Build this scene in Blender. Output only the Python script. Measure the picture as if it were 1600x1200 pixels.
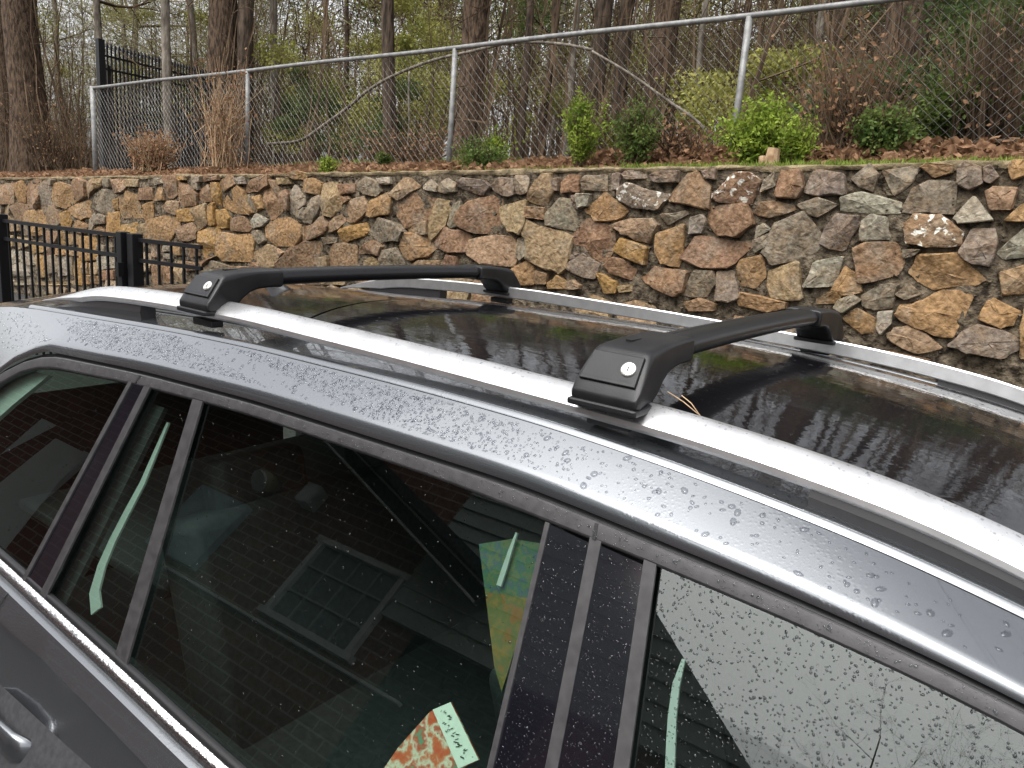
import bpy, math, random
import numpy as np
from math import radians, sin, cos, pi, sqrt
for o in list(bpy.data.objects): bpy.data.objects.remove(o)
scn = bpy.context.scene
COL = scn.collection
# ---------------------------------------------------------------- camera
F, CX, CY = 1200.0, 800.0, 600.0
ROLL, PITCH, VPX = radians(4.4), radians(12.5), 1690.0
_up = np.array([sin(ROLL), -cos(ROLL), 0.0])
_U = _up * cos(PITCH) + np.array([0, 0, -sin(PITCH)])
_a = VPX - CX
_Y = np.array([_a, -(_a * _U[0] + F * _U[2]) / _U[1], F]); _Y /= np.linalg.norm(_Y)
W = np.array([np.cross(_Y, _U), _Y, _U])
CAM = np.array([0.0, -1.48, 1.76])
def ray(px, py): return W @ np.array([px - CX, py - CY, F])
def onY(px, py, Y):
    r = ray(px, py); return CAM + r * ((Y - CAM[1]) / r[1])
def onZ(px, py, Z):
    r = ray(px, py); return CAM + r * ((Z - CAM[2]) / r[2])
from mathutils import Matrix, Vector
cd = bpy.data.cameras.new('camera'); cam = bpy.data.objects.new('camera', cd); COL.objects.link(cam)
M = Matrix.Identity(4)
for i in range(3):
    M[i][0] = W[i][0]; M[i][1] = -W[i][1]; M[i][2] = -W[i][2]; M[i][3] = CAM[i]
cam.matrix_world = M
cd.sensor_width = 36.0; cd.lens = 27.0; cd.clip_start = 0.02; cd.clip_end = 1000
scn.camera = cam
scn.render.resolution_x, scn.render.resolution_y = 1024, 768
# ---------------------------------------------------------------- world, sun, exposure
SUN_EL, SUN_AZ = radians(60), radians(188)
wd = bpy.data.worlds.new('World'); scn.world = wd; wd.use_nodes = True
wn, wl = wd.node_tree.nodes, wd.node_tree.links
wn.clear()
sky = wn.new('ShaderNodeTexSky'); sky.sky_type = 'NISHITA'; sky.sun_disc = False
sky.sun_elevation = SUN_EL; sky.sun_rotation = SUN_AZ; sky.air_density = 1.0; sky.dust_density = 6.0; sky.ozone_density = 1.0
hs = wn.new('ShaderNodeHueSaturation'); hs.inputs['Saturation'].default_value = 0.16
bg = wn.new('ShaderNodeBackground'); bg.inputs['Strength'].default_value = 0.15
wo = wn.new('ShaderNodeOutputWorld')
wl.new(sky.outputs[0], hs.inputs['Color']); wl.new(hs.outputs[0], bg.inputs['Color']); wl.new(bg.outputs[0], wo.inputs['Surface'])
sl = bpy.data.lights.new('sun', 'SUN'); sl.energy = 0.55; sl.angle = radians(80); sl.color = (1, 0.97, 0.92)
so = bpy.data.objects.new('sun', sl); COL.objects.link(so)
# direction towards the sun: azimuth measured like the sky node (0 = +Y, clockwise)
sd = Vector((sin(SUN_AZ) * cos(SUN_EL), cos(SUN_AZ) * cos(SUN_EL), sin(SUN_EL)))
so.rotation_euler = sd.to_track_quat('Z', 'Y').to_euler()
scn.view_settings.view_transform = 'Standard'; scn.view_settings.look = 'None'
scn.view_settings.exposure = 1.5; scn.view_settings.gamma = 1.0
rng = np.random.default_rng(7); random.seed(7)
# ---------------------------------------------------------------- helpers: tagging
def tag(o, label=None, cat=None, group=None, kind=None):
    if label: o['label'] = label
    if cat: o['category'] = cat
    if group: o['group'] = group
    if kind: o['kind'] = kind
    return o
def empty(name, loc=(0, 0, 0)):
    o = bpy.data.objects.new(name, None); o.empty_display_size = 0.1; o.location = loc; COL.objects.link(o); return o
def world_t(q):
    t = q.location.copy()
    if q.parent is not None: t = t + q.matrix_parent_inverse.translation + world_t(q.parent)
    return t
def parent_keep(o, p):
    o.parent = p
    if p is not None:
        o.matrix_parent_inverse = Matrix.Translation(-world_t(p))
# ---------------------------------------------------------------- helpers: mesh
class MB:
    def __init__(s): s.v = []; s.f = []; s.n = 0
    def add(s, v, f):
        v = np.asarray(v, float).reshape(-1, 3)
        s.v.append(v); s.f += [tuple(int(i) + s.n for i in q) for q in f]; s.n += len(v)
    def addq(s, v, q):                                   # big arrays of quads
        v = np.asarray(v, float).reshape(-1, 3); s.v.append(v); s.f += (np.asarray(q) + s.n).tolist(); s.n += len(v)
    def box(s, c, d, rot=None):
        c = np.array(c, float); d = np.array(d, float) / 2
        v = np.array([[x, y, z] for x in (-1, 1) for y in (-1, 1) for z in (-1, 1)]) * d
        if rot is not None: v = v @ np.array(rot).T
        s.add(v + c, [(0, 1, 3, 2), (4, 6, 7, 5), (0, 4, 5, 1), (2, 3, 7, 6), (0, 2, 6, 4), (1, 5, 7, 3)])
    def tubes(s, P, R, sides=5, cap=False):              # P [N,K,3], R [N,K]
        P = np.asarray(P, float); R = np.asarray(R, float)
        if P.ndim == 2: P = P[None]; R = R[None]
        N, K, _ = P.shape
        T = np.gradient(P, axis=1); T /= np.linalg.norm(T, axis=2, keepdims=True) + 1e-9
        ref = np.where(np.abs(T[..., 2:3]) > 0.9, np.array([1.0, 0, 0]), np.array([0, 0, 1.0]))
        ref = np.repeat(ref[:, K // 2:K // 2 + 1], K, axis=1)
        A = np.cross(T, ref); A /= np.linalg.norm(A, axis=2, keepdims=True) + 1e-9
        B = np.cross(T, A)
        th = np.arange(sides) * 2 * pi / sides
        V = P[:, :, None] + R[:, :, None, None] * (A[:, :, None] * np.cos(th)[:, None] + B[:, :, None] * np.sin(th)[:, None])
        base = (np.arange(N) * K * sides)[:, None, None]
        k = (np.arange(K - 1) * sides)[None, :, None]; j = np.arange(sides)[None, None]; j2 = (j + 1) % sides
        q = np.stack(np.broadcast_arrays(base + k + j, base + k + j2, base + k + sides + j2, base + k + sides + j), -1).reshape(-1, 4)
        n0 = s.n
        s.addq(V.reshape(-1, 3), q)
        if cap:
            for i in range(N):
                s.f.append(tuple(n0 + i * K * sides + t for t in range(sides))[::-1])
                s.f.append(tuple(n0 + i * K * sides + (K - 1) * sides + t for t in range(sides)))
    def leaves(s, C, size, flat=0.0, aspect=1.0):         # rhombic leaf per centre, bent along its midrib
        C = np.asarray(C, float); n = len(C)
        d = rng.normal(size=(n, 3)); d[:, 2] *= (1 - flat); d /= np.linalg.norm(d, axis=1, keepdims=True)
        u = rng.normal(size=(n, 3)); u -= d * (u * d).sum(1, keepdims=True); u /= np.linalg.norm(u, axis=1, keepdims=True)
        if np.isscalar(size): size = size * rng.uniform(.6, 1.3, n)
        L = size[:, None] * .5; w = L * .55 * aspect
        V = np.stack([C - d * L, C + u * w, C + d * L, C - u * w], 1)
        s.addq(V.reshape(-1, 3), np.arange(4 * n).reshape(n, 4))
    def build(s, name, mat, parent=None, smooth=False):
        me = bpy.data.meshes.new(name)
        v = np.concatenate(s.v) if s.v else np.zeros((0, 3))
        fl = s.f
        if fl and all(len(q) == 4 for q in fl):
            a = np.asarray(fl, np.int32)
            me.vertices.add(len(v)); me.vertices.foreach_set('co', v.astype(np.float32).ravel())
            me.loops.add(a.size); me.loops.foreach_set('vertex_index', a.ravel())
            me.polygons.add(len(a)); me.polygons.foreach_set('loop_start', np.arange(0, a.size, 4, dtype=np.int32))
            me.polygons.foreach_set('loop_total', np.full(len(a), 4, np.int32)); me.update(calc_edges=True); me.validate()
        else:
            me.from_pydata(v.tolist(), [], fl)
        if mat is not None: me.materials.append(mat)
        me.polygons.foreach_set('use_smooth', [bool(smooth)] * len(me.polygons))
        if smooth == 2: me.set_sharp_from_angle(angle=radians(24))
        o = bpy.data.objects.new(name, me); COL.objects.link(o)
        if parent is not None: parent_keep(o, parent)
        return o
def grid_faces(nu, nv, flip=False):
    f = []
    for i in range(nu - 1):
        for j in range(nv - 1):
            q = (i * nv + j, i * nv + j + 1, (i + 1) * nv + j + 1, (i + 1) * nv + j)
            f.append(q[::-1] if flip else q)
    return f
def bevel(o, w=0.004, seg=2, smooth=True):
    m = o.modifiers.new('bevel', 'BEVEL'); m.width = w; m.segments = seg; m.limit_method = 'ANGLE'; m.angle_limit = radians(35)
    if smooth: o.data.polygons.foreach_set('use_smooth', [True] * len(o.data.polygons)); 
    n = o.modifiers.new('wn', 'WEIGHTED_NORMAL'); n.keep_sharp = True
    return o
def smooth_fn(xs, ys, d=0.05):
    xs, ys = np.array(xs, float), np.array(ys, float)
    def lin(x):
        x = np.asarray(x, float); y = np.interp(x, xs, ys)
        y = np.where(x < xs[0], ys[0] + (x - xs[0]) * (ys[1] - ys[0]) / (xs[1] - xs[0]), y)
        return np.where(x > xs[-1], ys[-1] + (x - xs[-1]) * (ys[-1] - ys[-2]) / (xs[-1] - xs[-2]), y)
    k = np.array([.06, .12, .2, .24, .2, .12, .06]); off = np.linspace(-2, 2, 7) * d
    return lambda x: sum(w * lin(np.asarray(x, float) + o) for w, o in zip(k, off))
# ---------------------------------------------------------------- helpers: materials
def newmat(name):
    m = bpy.data.materials.new(name); m.use_nodes = True
    nt = m.node_tree; return m, nt.nodes, nt.links, nt.nodes['Principled BSDF']
def pm(name, c1, c2=None, rough=0.6, metal=0.0, coat=0.0, scale=8.0, bump=0.0, bscale=40.0, detail=6.0, spec=0.5, rvar=0.0, stretch=None, leaf=False, coords='Position', contrast=(0.35, 0.65), coatr=0.03):
    m, n, l, b = newmat(name)
    b.inputs['Roughness'].default_value = rough; b.inputs['Metallic'].default_value = metal
    b.inputs['Coat Weight'].default_value = coat; b.inputs['Coat Roughness'].default_value = coatr
    b.inputs['Specular IOR Level'].default_value = spec
    if coords == 'Position': src = n.new('ShaderNodeNewGeometry').outputs['Position']
    else: src = n.new('ShaderNodeTexCoord').outputs['Object']
    if stretch:
        mp = n.new('ShaderNodeMapping'); mp.inputs['Scale'].default_value = stretch; l.new(src, mp.inputs['Vector']); src = mp.outputs[0]
    if c2 is None: b.inputs['Base Color'].default_value = (*c1, 1)
    else:
        t = n.new('ShaderNodeTexNoise'); t.inputs['Scale'].default_value = scale; t.inputs['Detail'].default_value = detail
        l.new(src, t.inputs['Vector'])
        r = n.new('ShaderNodeValToRGB'); r.color_ramp.elements[0].position, r.color_ramp.elements[1].position = contrast
        r.color_ramp.elements[0].color = (*c1, 1); r.color_ramp.elements[1].color = (*c2, 1)
        l.new(t.outputs['Fac'], r.inputs[0]); l.new(r.outputs[0], b.inputs['Base Color'])
        if rvar:
            mr = n.new('ShaderNodeMapRange'); mr.inputs['To Min'].default_value = rough - rvar; mr.inputs['To Max'].default_value = rough + rvar
            l.new(t.outputs['Fac'], mr.inputs['Value']); l.new(mr.outputs[0], b.inputs['Roughness'])
    if bump:
        t2 = n.new('ShaderNodeTexNoise'); t2.inputs['Scale'].default_value = bscale; t2.inputs['Detail'].default_value = 5
        l.new(src, t2.inputs['Vector'])
        bp = n.new('ShaderNodeBump'); bp.inputs['Strength'].default_value = bump; bp.inputs['Distance'].default_value = 0.02
        l.new(t2.outputs['Fac'], bp.inputs['Height']); l.new(bp.outputs[0], b.inputs['Normal'])
    if leaf:                                             # thin leaf: let some light through
        tr = n.new('ShaderNodeBsdfTranslucent'); mx = n.new('ShaderNodeMixShader'); mx.inputs[0].default_value = 0.4
        if c2 is not None: l.new(r.outputs[0], tr.inputs['Color'])
        else: tr.inputs['Color'].default_value = (*c1, 1)
        l.new(b.outputs[0], mx.inputs[1]); l.new(tr.outputs[0], mx.inputs[2]); l.new(mx.outputs[0], n['Material Output'].inputs['Surface'])
    return m
def stone_mat():
    m, n, l, b = newmat('field_stone')
    pos = n.new('ShaderNodeNewGeometry').outputs['Position']; oi = n.new('ShaderNodeObjectInfo')
    def noise(s, d=6, dist=0.0):
        t = n.new('ShaderNodeTexNoise'); t.inputs['Scale'].default_value = s; t.inputs['Detail'].default_value = d; t.inputs['Distortion'].default_value = dist
        l.new(pos, t.inputs['Vector']); return t.outputs['Fac']
    def ramp(f, a, c):
        r = n.new('ShaderNodeMapRange'); r.inputs['From Min'].default_value = a; r.inputs['From Max'].default_value = c; l.new(f, r.inputs['Value']); return r.outputs[0]
    def mix(f, a, c, mode='MIX'):
        x = n.new('ShaderNodeMix'); x.data_type = 'RGBA'; x.blend_type = mode
        if isinstance(f, float): x.inputs[0].default_value = f
        else: l.new(f, x.inputs[0])
        for s_, v in ((x.inputs[6], a), (x.inputs[7], c)):
            if isinstance(v, tuple): s_.default_value = (*v, 1)
            else: l.new(v, s_)
        return x.outputs[2]
    big = ramp(noise(9, 4, 1.2), .42, .66)
    c = mix(big, oi.outputs['Color'], mix(.45, oi.outputs['Color'], (.19, .105, .042)))
    c = mix(ramp(noise(6.3, 5, .6), .5, .7), c, mix(.5, c, (.17, .146, .112)))
    c = mix(ramp(noise(34, 8), .30, .72), mix(.62, c, (.02, .015, .010)), mix(.10, c, (.6, .54, .44)))
    c = mix(ramp(noise(120, 4), .62, .74), c, mix(.25, c, (.5, .42, .3)))
    al = n.new('ShaderNodeMath'); al.operation = 'MULTIPLY'
    l.new(ramp(noise(22, 6, .4), .56, .62), al.inputs[0]); l.new(oi.outputs['Alpha'], al.inputs[1])
    c = mix(al.outputs[0], c, (.48, .46, .40))
    l.new(c, b.inputs['Base Color']); b.inputs['Roughness'].default_value = .75; b.inputs['Specular IOR Level'].default_value = .14
    ad = n.new('ShaderNodeMath'); ad.operation = 'MULTIPLY_ADD'; l.new(noise(45, 8), ad.inputs[0]); ad.inputs[1].default_value = .6; l.new(noise(14, 3, 1.0), ad.inputs[2])
    bp = n.new('ShaderNodeBump'); bp.inputs['Strength'].default_value = .9; bp.inputs['Distance'].default_value = .018
    l.new(ad.outputs[0], bp.inputs['Height']); l.new(bp.outputs[0], b.inputs['Normal'])
    return m
def schlick(n, l, f0):
    g = n.new('ShaderNodeNewGeometry'); d = n.new('ShaderNodeVectorMath'); d.operation = 'DOT_PRODUCT'; l.new(g.outputs['Normal'], d.inputs[0]); l.new(g.outputs['Incoming'], d.inputs[1])
    def mth(op, a, b=None):
        x = n.new('ShaderNodeMath'); x.operation = op
        for i, v in enumerate((a, b)):
            if v is None: continue
            if isinstance(v, (int, float)): x.inputs[i].default_value = v
            else: l.new(v, x.inputs[i])
        return x.outputs[0]
    c = mth('ABSOLUTE', d.outputs['Value']); p = mth('POWER', mth('SUBTRACT', 1.0, c), 5.0); return mth('ADD', mth('MULTIPLY', p, 1 - f0), f0)
def glass_mat(name, tint):
    m, n, l, b = newmat(name); n.remove(b)
    fr = schlick(n, l, .068)                              # both faces of the pane
    tr = n.new('ShaderNodeBsdfTransparent'); tr.inputs['Color'].default_value = (*tint, 1)
    gl = n.new('ShaderNodeBsdfGlossy'); gl.inputs['Roughness'].default_value = 0.0; gl.inputs['Color'].default_value = (.95, 1, .97, 1)
    mx = n.new('ShaderNodeMixShader'); l.new(fr, mx.inputs[0]); l.new(tr.outputs[0], mx.inputs[1]); l.new(gl.outputs[0], mx.inputs[2])
    l.new(mx.outputs[0], n['Material Output'].inputs['Surface']); return m
def paint_mat(name, col, metal, rough, wet=0.0, coat=1.0, dscale=170.0):
    """clear-coated paint beaded with rain: fine beads as relief, densest in patches"""
    m, n, l, b = newmat(name)
    pos = n.new('ShaderNodeNewGeometry').outputs['Position']
    b.inputs['Metallic'].default_value = metal; b.inputs['Roughness'].default_value = rough
    b.inputs['Coat Weight'].default_value = coat; b.inputs['Coat Roughness'].default_value = .02
    t = n.new('ShaderNodeTexNoise'); t.inputs['Scale'].default_value = 900; t.inputs['Detail'].default_value = 1; l.new(pos, t.inputs['Vector'])
    r = n.new('ShaderNodeValToRGB'); r.color_ramp.elements[0].color = (*[c * .82 for c in col], 1); r.color_ramp.elements[1].color = (*[c * 1.18 for c in col], 1)
    l.new(t.outputs['Fac'], r.inputs[0]); l.new(r.outputs[0], b.inputs['Base Color'])
    if wet:
        v = n.new('ShaderNodeTexVoronoi'); v.inputs['Scale'].default_value = dscale; l.new(pos, v.inputs['Vector'])
        mr = n.new('ShaderNodeMapRange'); mr.inputs['From Min'].default_value = .42; mr.inputs['From Max'].default_value = .1; l.new(v.outputs['Distance'], mr.inputs['Value'])
        k = n.new('ShaderNodeTexNoise'); k.inputs['Scale'].default_value = 7; k.inputs['Detail'].default_value = 3; l.new(pos, k.inputs['Vector'])
        kr = n.new('ShaderNodeMapRange'); kr.inputs['From Min'].default_value = .42; kr.inputs['From Max'].default_value = .62; l.new(k.outputs['Fac'], kr.inputs['Value'])
        mu = n.new('ShaderNodeMath'); mu.operation = 'MULTIPLY'; l.new(mr.outputs[0], mu.inputs[0]); l.new(kr.outputs[0], mu.inputs[1])
        bp = n.new('ShaderNodeBump'); bp.inputs['Strength'].default_value = wet; bp.inputs['Distance'].default_value = .0012
        l.new(mu.outputs[0], bp.inputs['Height'])
        l.new(bp.outputs[0], b.inputs['Normal']); l.new(bp.outputs[0], b.inputs['Coat Normal'])
    return m
MAT = dict(
    paint=paint_mat('grey_metallic_paint', (.138, .147, .158), .85, .25, .10),
    roofglass=pm('black_roof_glass', (.005, .005, .006), rough=.015, spec=.5, bump=.03, bscale=22, stretch=(.6, 1.6, 1)),
    gloss_black=paint_mat('gloss_black_pillar', (.004, .004, .006), 0, .12, 0, .6),
    alu=pm('satin_aluminium', (.56, .56, .56), (.66, .66, .66), rough=.33, metal=.9, scale=30, bump=.02, bscale=300),
    chrome=pm('wet_chrome', (.85, .85, .86), rough=.16, metal=1, bump=.25, bscale=160),
    trim=pm('satin_black_trim', (.020, .019, .020), (.034, .032, .033), rough=.42, scale=60, bump=.03, bscale=400, spec=.38),
    rubber=pm('black_rubber', (.009, .009, .010), spec=.3, rough=.45, bump=.05, bscale=200),
    plastic=pm('black_textured_plastic', (.006, .006, .0065), (.011, .011, .012), rough=.38, scale=25, bump=.08, bscale=650, spec=.28),
    barmat=pm('black_anodised_bar', (.006, .006, .007), rough=.33, spec=.3, bump=.05, bscale=500),
    footdark=pm('dark_rail_foot', (.02, .019, .02), rough=.3),
    lock=pm('nickel_lock', (.72, .70, .66), rough=.25, metal=.8, bump=.05, bscale=800),
    interior=pm('dark_cabin_fabric', (.015, .015, .017), (.03, .03, .033), rough=.85, scale=80),
    trimlight=pm('pale_cabin_plastic', (.40, .41, .395), rough=.6),
    glass=glass_mat('tinted_glass', (.50, .62, .56)),
    glassf=glass_mat('clear_glass', (.55, .66, .61)),
    stone=stone_mat(),
    mortar=pm('rough_mortar', spec=.12, c1=(.020, .015, .010), c2=(.13, .104, .072), rough=.9, scale=22, bump=1.0, bscale=55),
    capm=pm('mortar_cap', spec=.12, c1=(.07, .055, .032), c2=(.20, .155, .095), rough=.9, scale=12, bump=.9, bscale=40),
    asphalt=pm('wet_asphalt', (.018, .018, .019), (.034, .032, .031), rough=.5, scale=30, bump=.5, bscale=120),
    soil=pm('leaf_litter_soil', spec=.12, c1=(.05, .032, .018), c2=(.15, .09, .05), rough=.95, scale=6, bump=.8, bscale=30),
    drylf=pm('dry_leaf', spec=.12, c1=(.10, .052, .028), c2=(.30, .18, .105), rough=.8, scale=25, leaf=True),
    straw=pm('dry_stems', spec=.12, c1=(.16, .10, .055), c2=(.34, .24, .15), rough=.85, scale=14),
    grass=pm('fresh_grass', spec=.12, c1=(.07, .12, .015), c2=(.20, .26, .05), rough=.7, scale=20, leaf=True),
    shrub=pm('bright_shrub_leaf', spec=.12, c1=(.07, .115, .012), c2=(.24, .31, .045), rough=.6, scale=9, leaf=True),
    shrubd=pm('deep_shrub_leaf', spec=.12, c1=(.035, .065, .014), c2=(.12, .155, .04), rough=.6, scale=7, leaf=True),
    spring=pm('spring_leaf', spec=.12, c1=(.10, .11, .022), c2=(.30, .29, .085), rough=.7, scale=1.3, leaf=True),
    pine=pm('evergreen_leaf', spec=.12, c1=(.03, .05, .014), c2=(.10, .13, .045), rough=.7, scale=1.6, leaf=True),
    bark=pm('brown_bark', spec=.12, c1=(.022, .015, .010), c2=(.082, .056, .038), rough=.9, scale=9, bump=1.0, bscale=20, stretch=(3, 3, .8), contrast=(.38, .6)),
    barkd=pm('dark_bark', spec=.12, c1=(.022, .017, .013), c2=(.085, .062, .045), rough=.9, scale=7, bump=1.0, bscale=12, stretch=(3, 3, .6)),
    barkg=pm('grey_bark', spec=.12, c1=(.06, .052, .042), c2=(.17, .148, .12), rough=.9, scale=6, bump=.8, bscale=14, stretch=(2, 2, .7)),
    twig=pm('twigs', spec=.12, c1=(.028, .019, .012), c2=(.11, .076, .048), rough=.9, scale=1.5),
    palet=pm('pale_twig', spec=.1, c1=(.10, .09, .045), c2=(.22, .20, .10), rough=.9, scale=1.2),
    galv=pm('galvanised_steel', (.10, .10, .098), (.17, .17, .165), rough=.55, metal=.2, scale=18),
    wire=pm('galvanised_wire', (.11, .108, .10), (.20, .195, .18), rough=.55, metal=.4, scale=3),
    fenceb=pm('black_fence_paint', (.006, .006, .007), spec=.2, rough=.45),
    roofing=pm('dark_shingle', (.02, .021, .026), (.04, .042, .05), rough=.85, scale=20, bump=.5, bscale=50),
    white=pm('white_house_paint', (.72, .73, .72), rough=.5), housetrim=pm('grey_house_trim', (.74, .76, .74), rough=.6), doorb=pm('blue_grey_panel', (.42, .52, .60), rough=.4),
    windowh=pm('house_window_pane', (.24, .29, .30), rough=.08), tanmetal=pm('tan_fixture', (.55, .47, .30), rough=.5),
    water=None)
def siding_mat():
    m, n, l, b = newmat('pale_lap_siding'); b.inputs['Base Color'].default_value = (.44, .50, .46, 1); b.inputs['Roughness'].default_value = .6
    return m
MAT['siding'] = siding_mat()
def brick_mat():
    m, n, l, b = newmat('house_brick')
    tc = n.new('ShaderNodeNewGeometry'); sp = n.new('ShaderNodeSeparateXYZ'); cb = n.new('ShaderNodeCombineXYZ')
    l.new(tc.outputs['Position'], sp.inputs[0]); l.new(sp.outputs['X'], cb.inputs['X']); l.new(sp.outputs['Z'], cb.inputs['Y'])
    br = n.new('ShaderNodeTexBrick'); br.inputs['Scale'].default_value = 1.0; br.inputs['Brick Width'].default_value = .21; br.inputs['Row Height'].default_value = .072
    br.inputs['Mortar Size'].default_value = .006; br.inputs['Color1'].default_value = (.27, .105, .08, 1); br.inputs['Color2'].default_value = (.19, .075, .06, 1); br.inputs['Mortar'].default_value = (.40, .31, .27, 1)
    l.new(cb.outputs[0], br.inputs['Vector']); l.new(br.outputs['Color'], b.inputs['Base Color']); b.inputs['Roughness'].default_value = .85
    return m
MAT['brick'] = brick_mat()
def water_mat(nm='rain_water', tc=(.74, .75, .77)):
    m, n, l, b = newmat(nm); n.remove(b)
    fr = schlick(n, l, .03)
    tr = n.new('ShaderNodeBsdfTransparent'); gl = n.new('ShaderNodeBsdfGlossy'); gl.inputs['Roughness'].default_value = 0.02
    tr.inputs['Color'].default_value = (*tc, 1)
    mx = n.new('ShaderNodeMixShader'); l.new(fr, mx.inputs[0]); l.new(tr.outputs[0], mx.inputs[1]); l.new(gl.outputs[0], mx.inputs[2])
    l.new(mx.outputs[0], n['Material Output'].inputs['Surface']); return m
MAT['water'] = water_mat()
MAT['glassbead'] = water_mat('rain_bead_on_glass', (.5, .52, .53))  # same water tinted darker, standing in for refraction inside the bead
# ================================================================ SETTING: ground
def ground_z(x, y):                                       # terrace and woods floor above the wall
    zt = 2.25 + 0.0415 * (np.minimum(x, 3) + 0.35)
    return zt - .03 + np.clip(y - 3.95, 0, 2) * .16 + np.clip(y - 6, 0, 200) * .045
m = MB(); m.add([(-120, -80, 0), (120, -80, 0), (120, 120, 0), (-120, 120, 0)], [(0, 1, 2, 3)])
tag(m.build('driveway', MAT['asphalt']), kind='structure', label='dark wet asphalt driveway under the car')
m = MB(); xs = np.concatenate([np.linspace(-60, -16, 12), np.linspace(-15, 6, 64), np.linspace(8, 60, 12)]); ys = np.concatenate([np.linspace(3.93, 8, 24), np.linspace(9, 110, 40)])
X, Y = np.meshgrid(xs, ys, indexing='ij'); Z = ground_z(X, Y) + rng.normal(0, .018, X.shape) * (Y > 4.0)
m.add(np.stack([X, Y, Z], -1), grid_faces(len(xs), len(ys), True))
tag(m.build('woods_ground', MAT['soil'], smooth=True), kind='structure', label='brown leaf littered woodland floor above the stone wall')
# ================================================================ SETTING: stone retaining wall
WY = 3.6
def wall_top(x): return 2.25 + 0.0415 * (x + 0.35)
wall = empty('stone_retaining_wall', (-4, WY, 0)); tag(wall, 'retaining wall of rough mortared field stones, ochre, rust and grey', 'wall')
m = MB(); N = 260; xs = np.linspace(-19, 4.5, N); zs = np.linspace(0, 1, 34)
V = np.array([[x, WY + rng.normal(0, .008), s * (wall_top(x) - .03)] for x in xs for s in zs]); m.add(V, grid_faces(N, 34, True))
m.build('mortar_face', MAT['mortar'], wall)
m = MB(); N = 160; xs = np.linspace(-19, 4.5, N); prof = [(-.004, -.03), (-.02, -.008), (.0, .004), (.15, .008), (.42, -.02)]
V = [[x, WY + a + rng.normal(0, .006), wall_top(x) - .015 + b + rng.normal(0, .006)] for x in xs for a, b in prof]; m.add(V, grid_faces(N, len(prof), False))
m.build('mortar_cap', MAT['capm'], wall, True)
PAL = dict(O=(.238, .130, .044), Y=(.275, .148, .032), B=(.165, .088, .040), T=(.225, .152, .072), G=(.155, .126, .088), L=(.25, .222, .172), P=(.128, .095, .074), R=(.155, .074, .035), K=(.22, .136, .074))
CR = {1: (0, 265, 6.667), 2: (240, 265, 6.667), 3: (480, 265, 6.667), 4: (720, 265, 6.667), 5: (960, 255, 5.0), 6: (1280, 240, 5.0), 7: (1300, 400, 5.333)}
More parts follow.
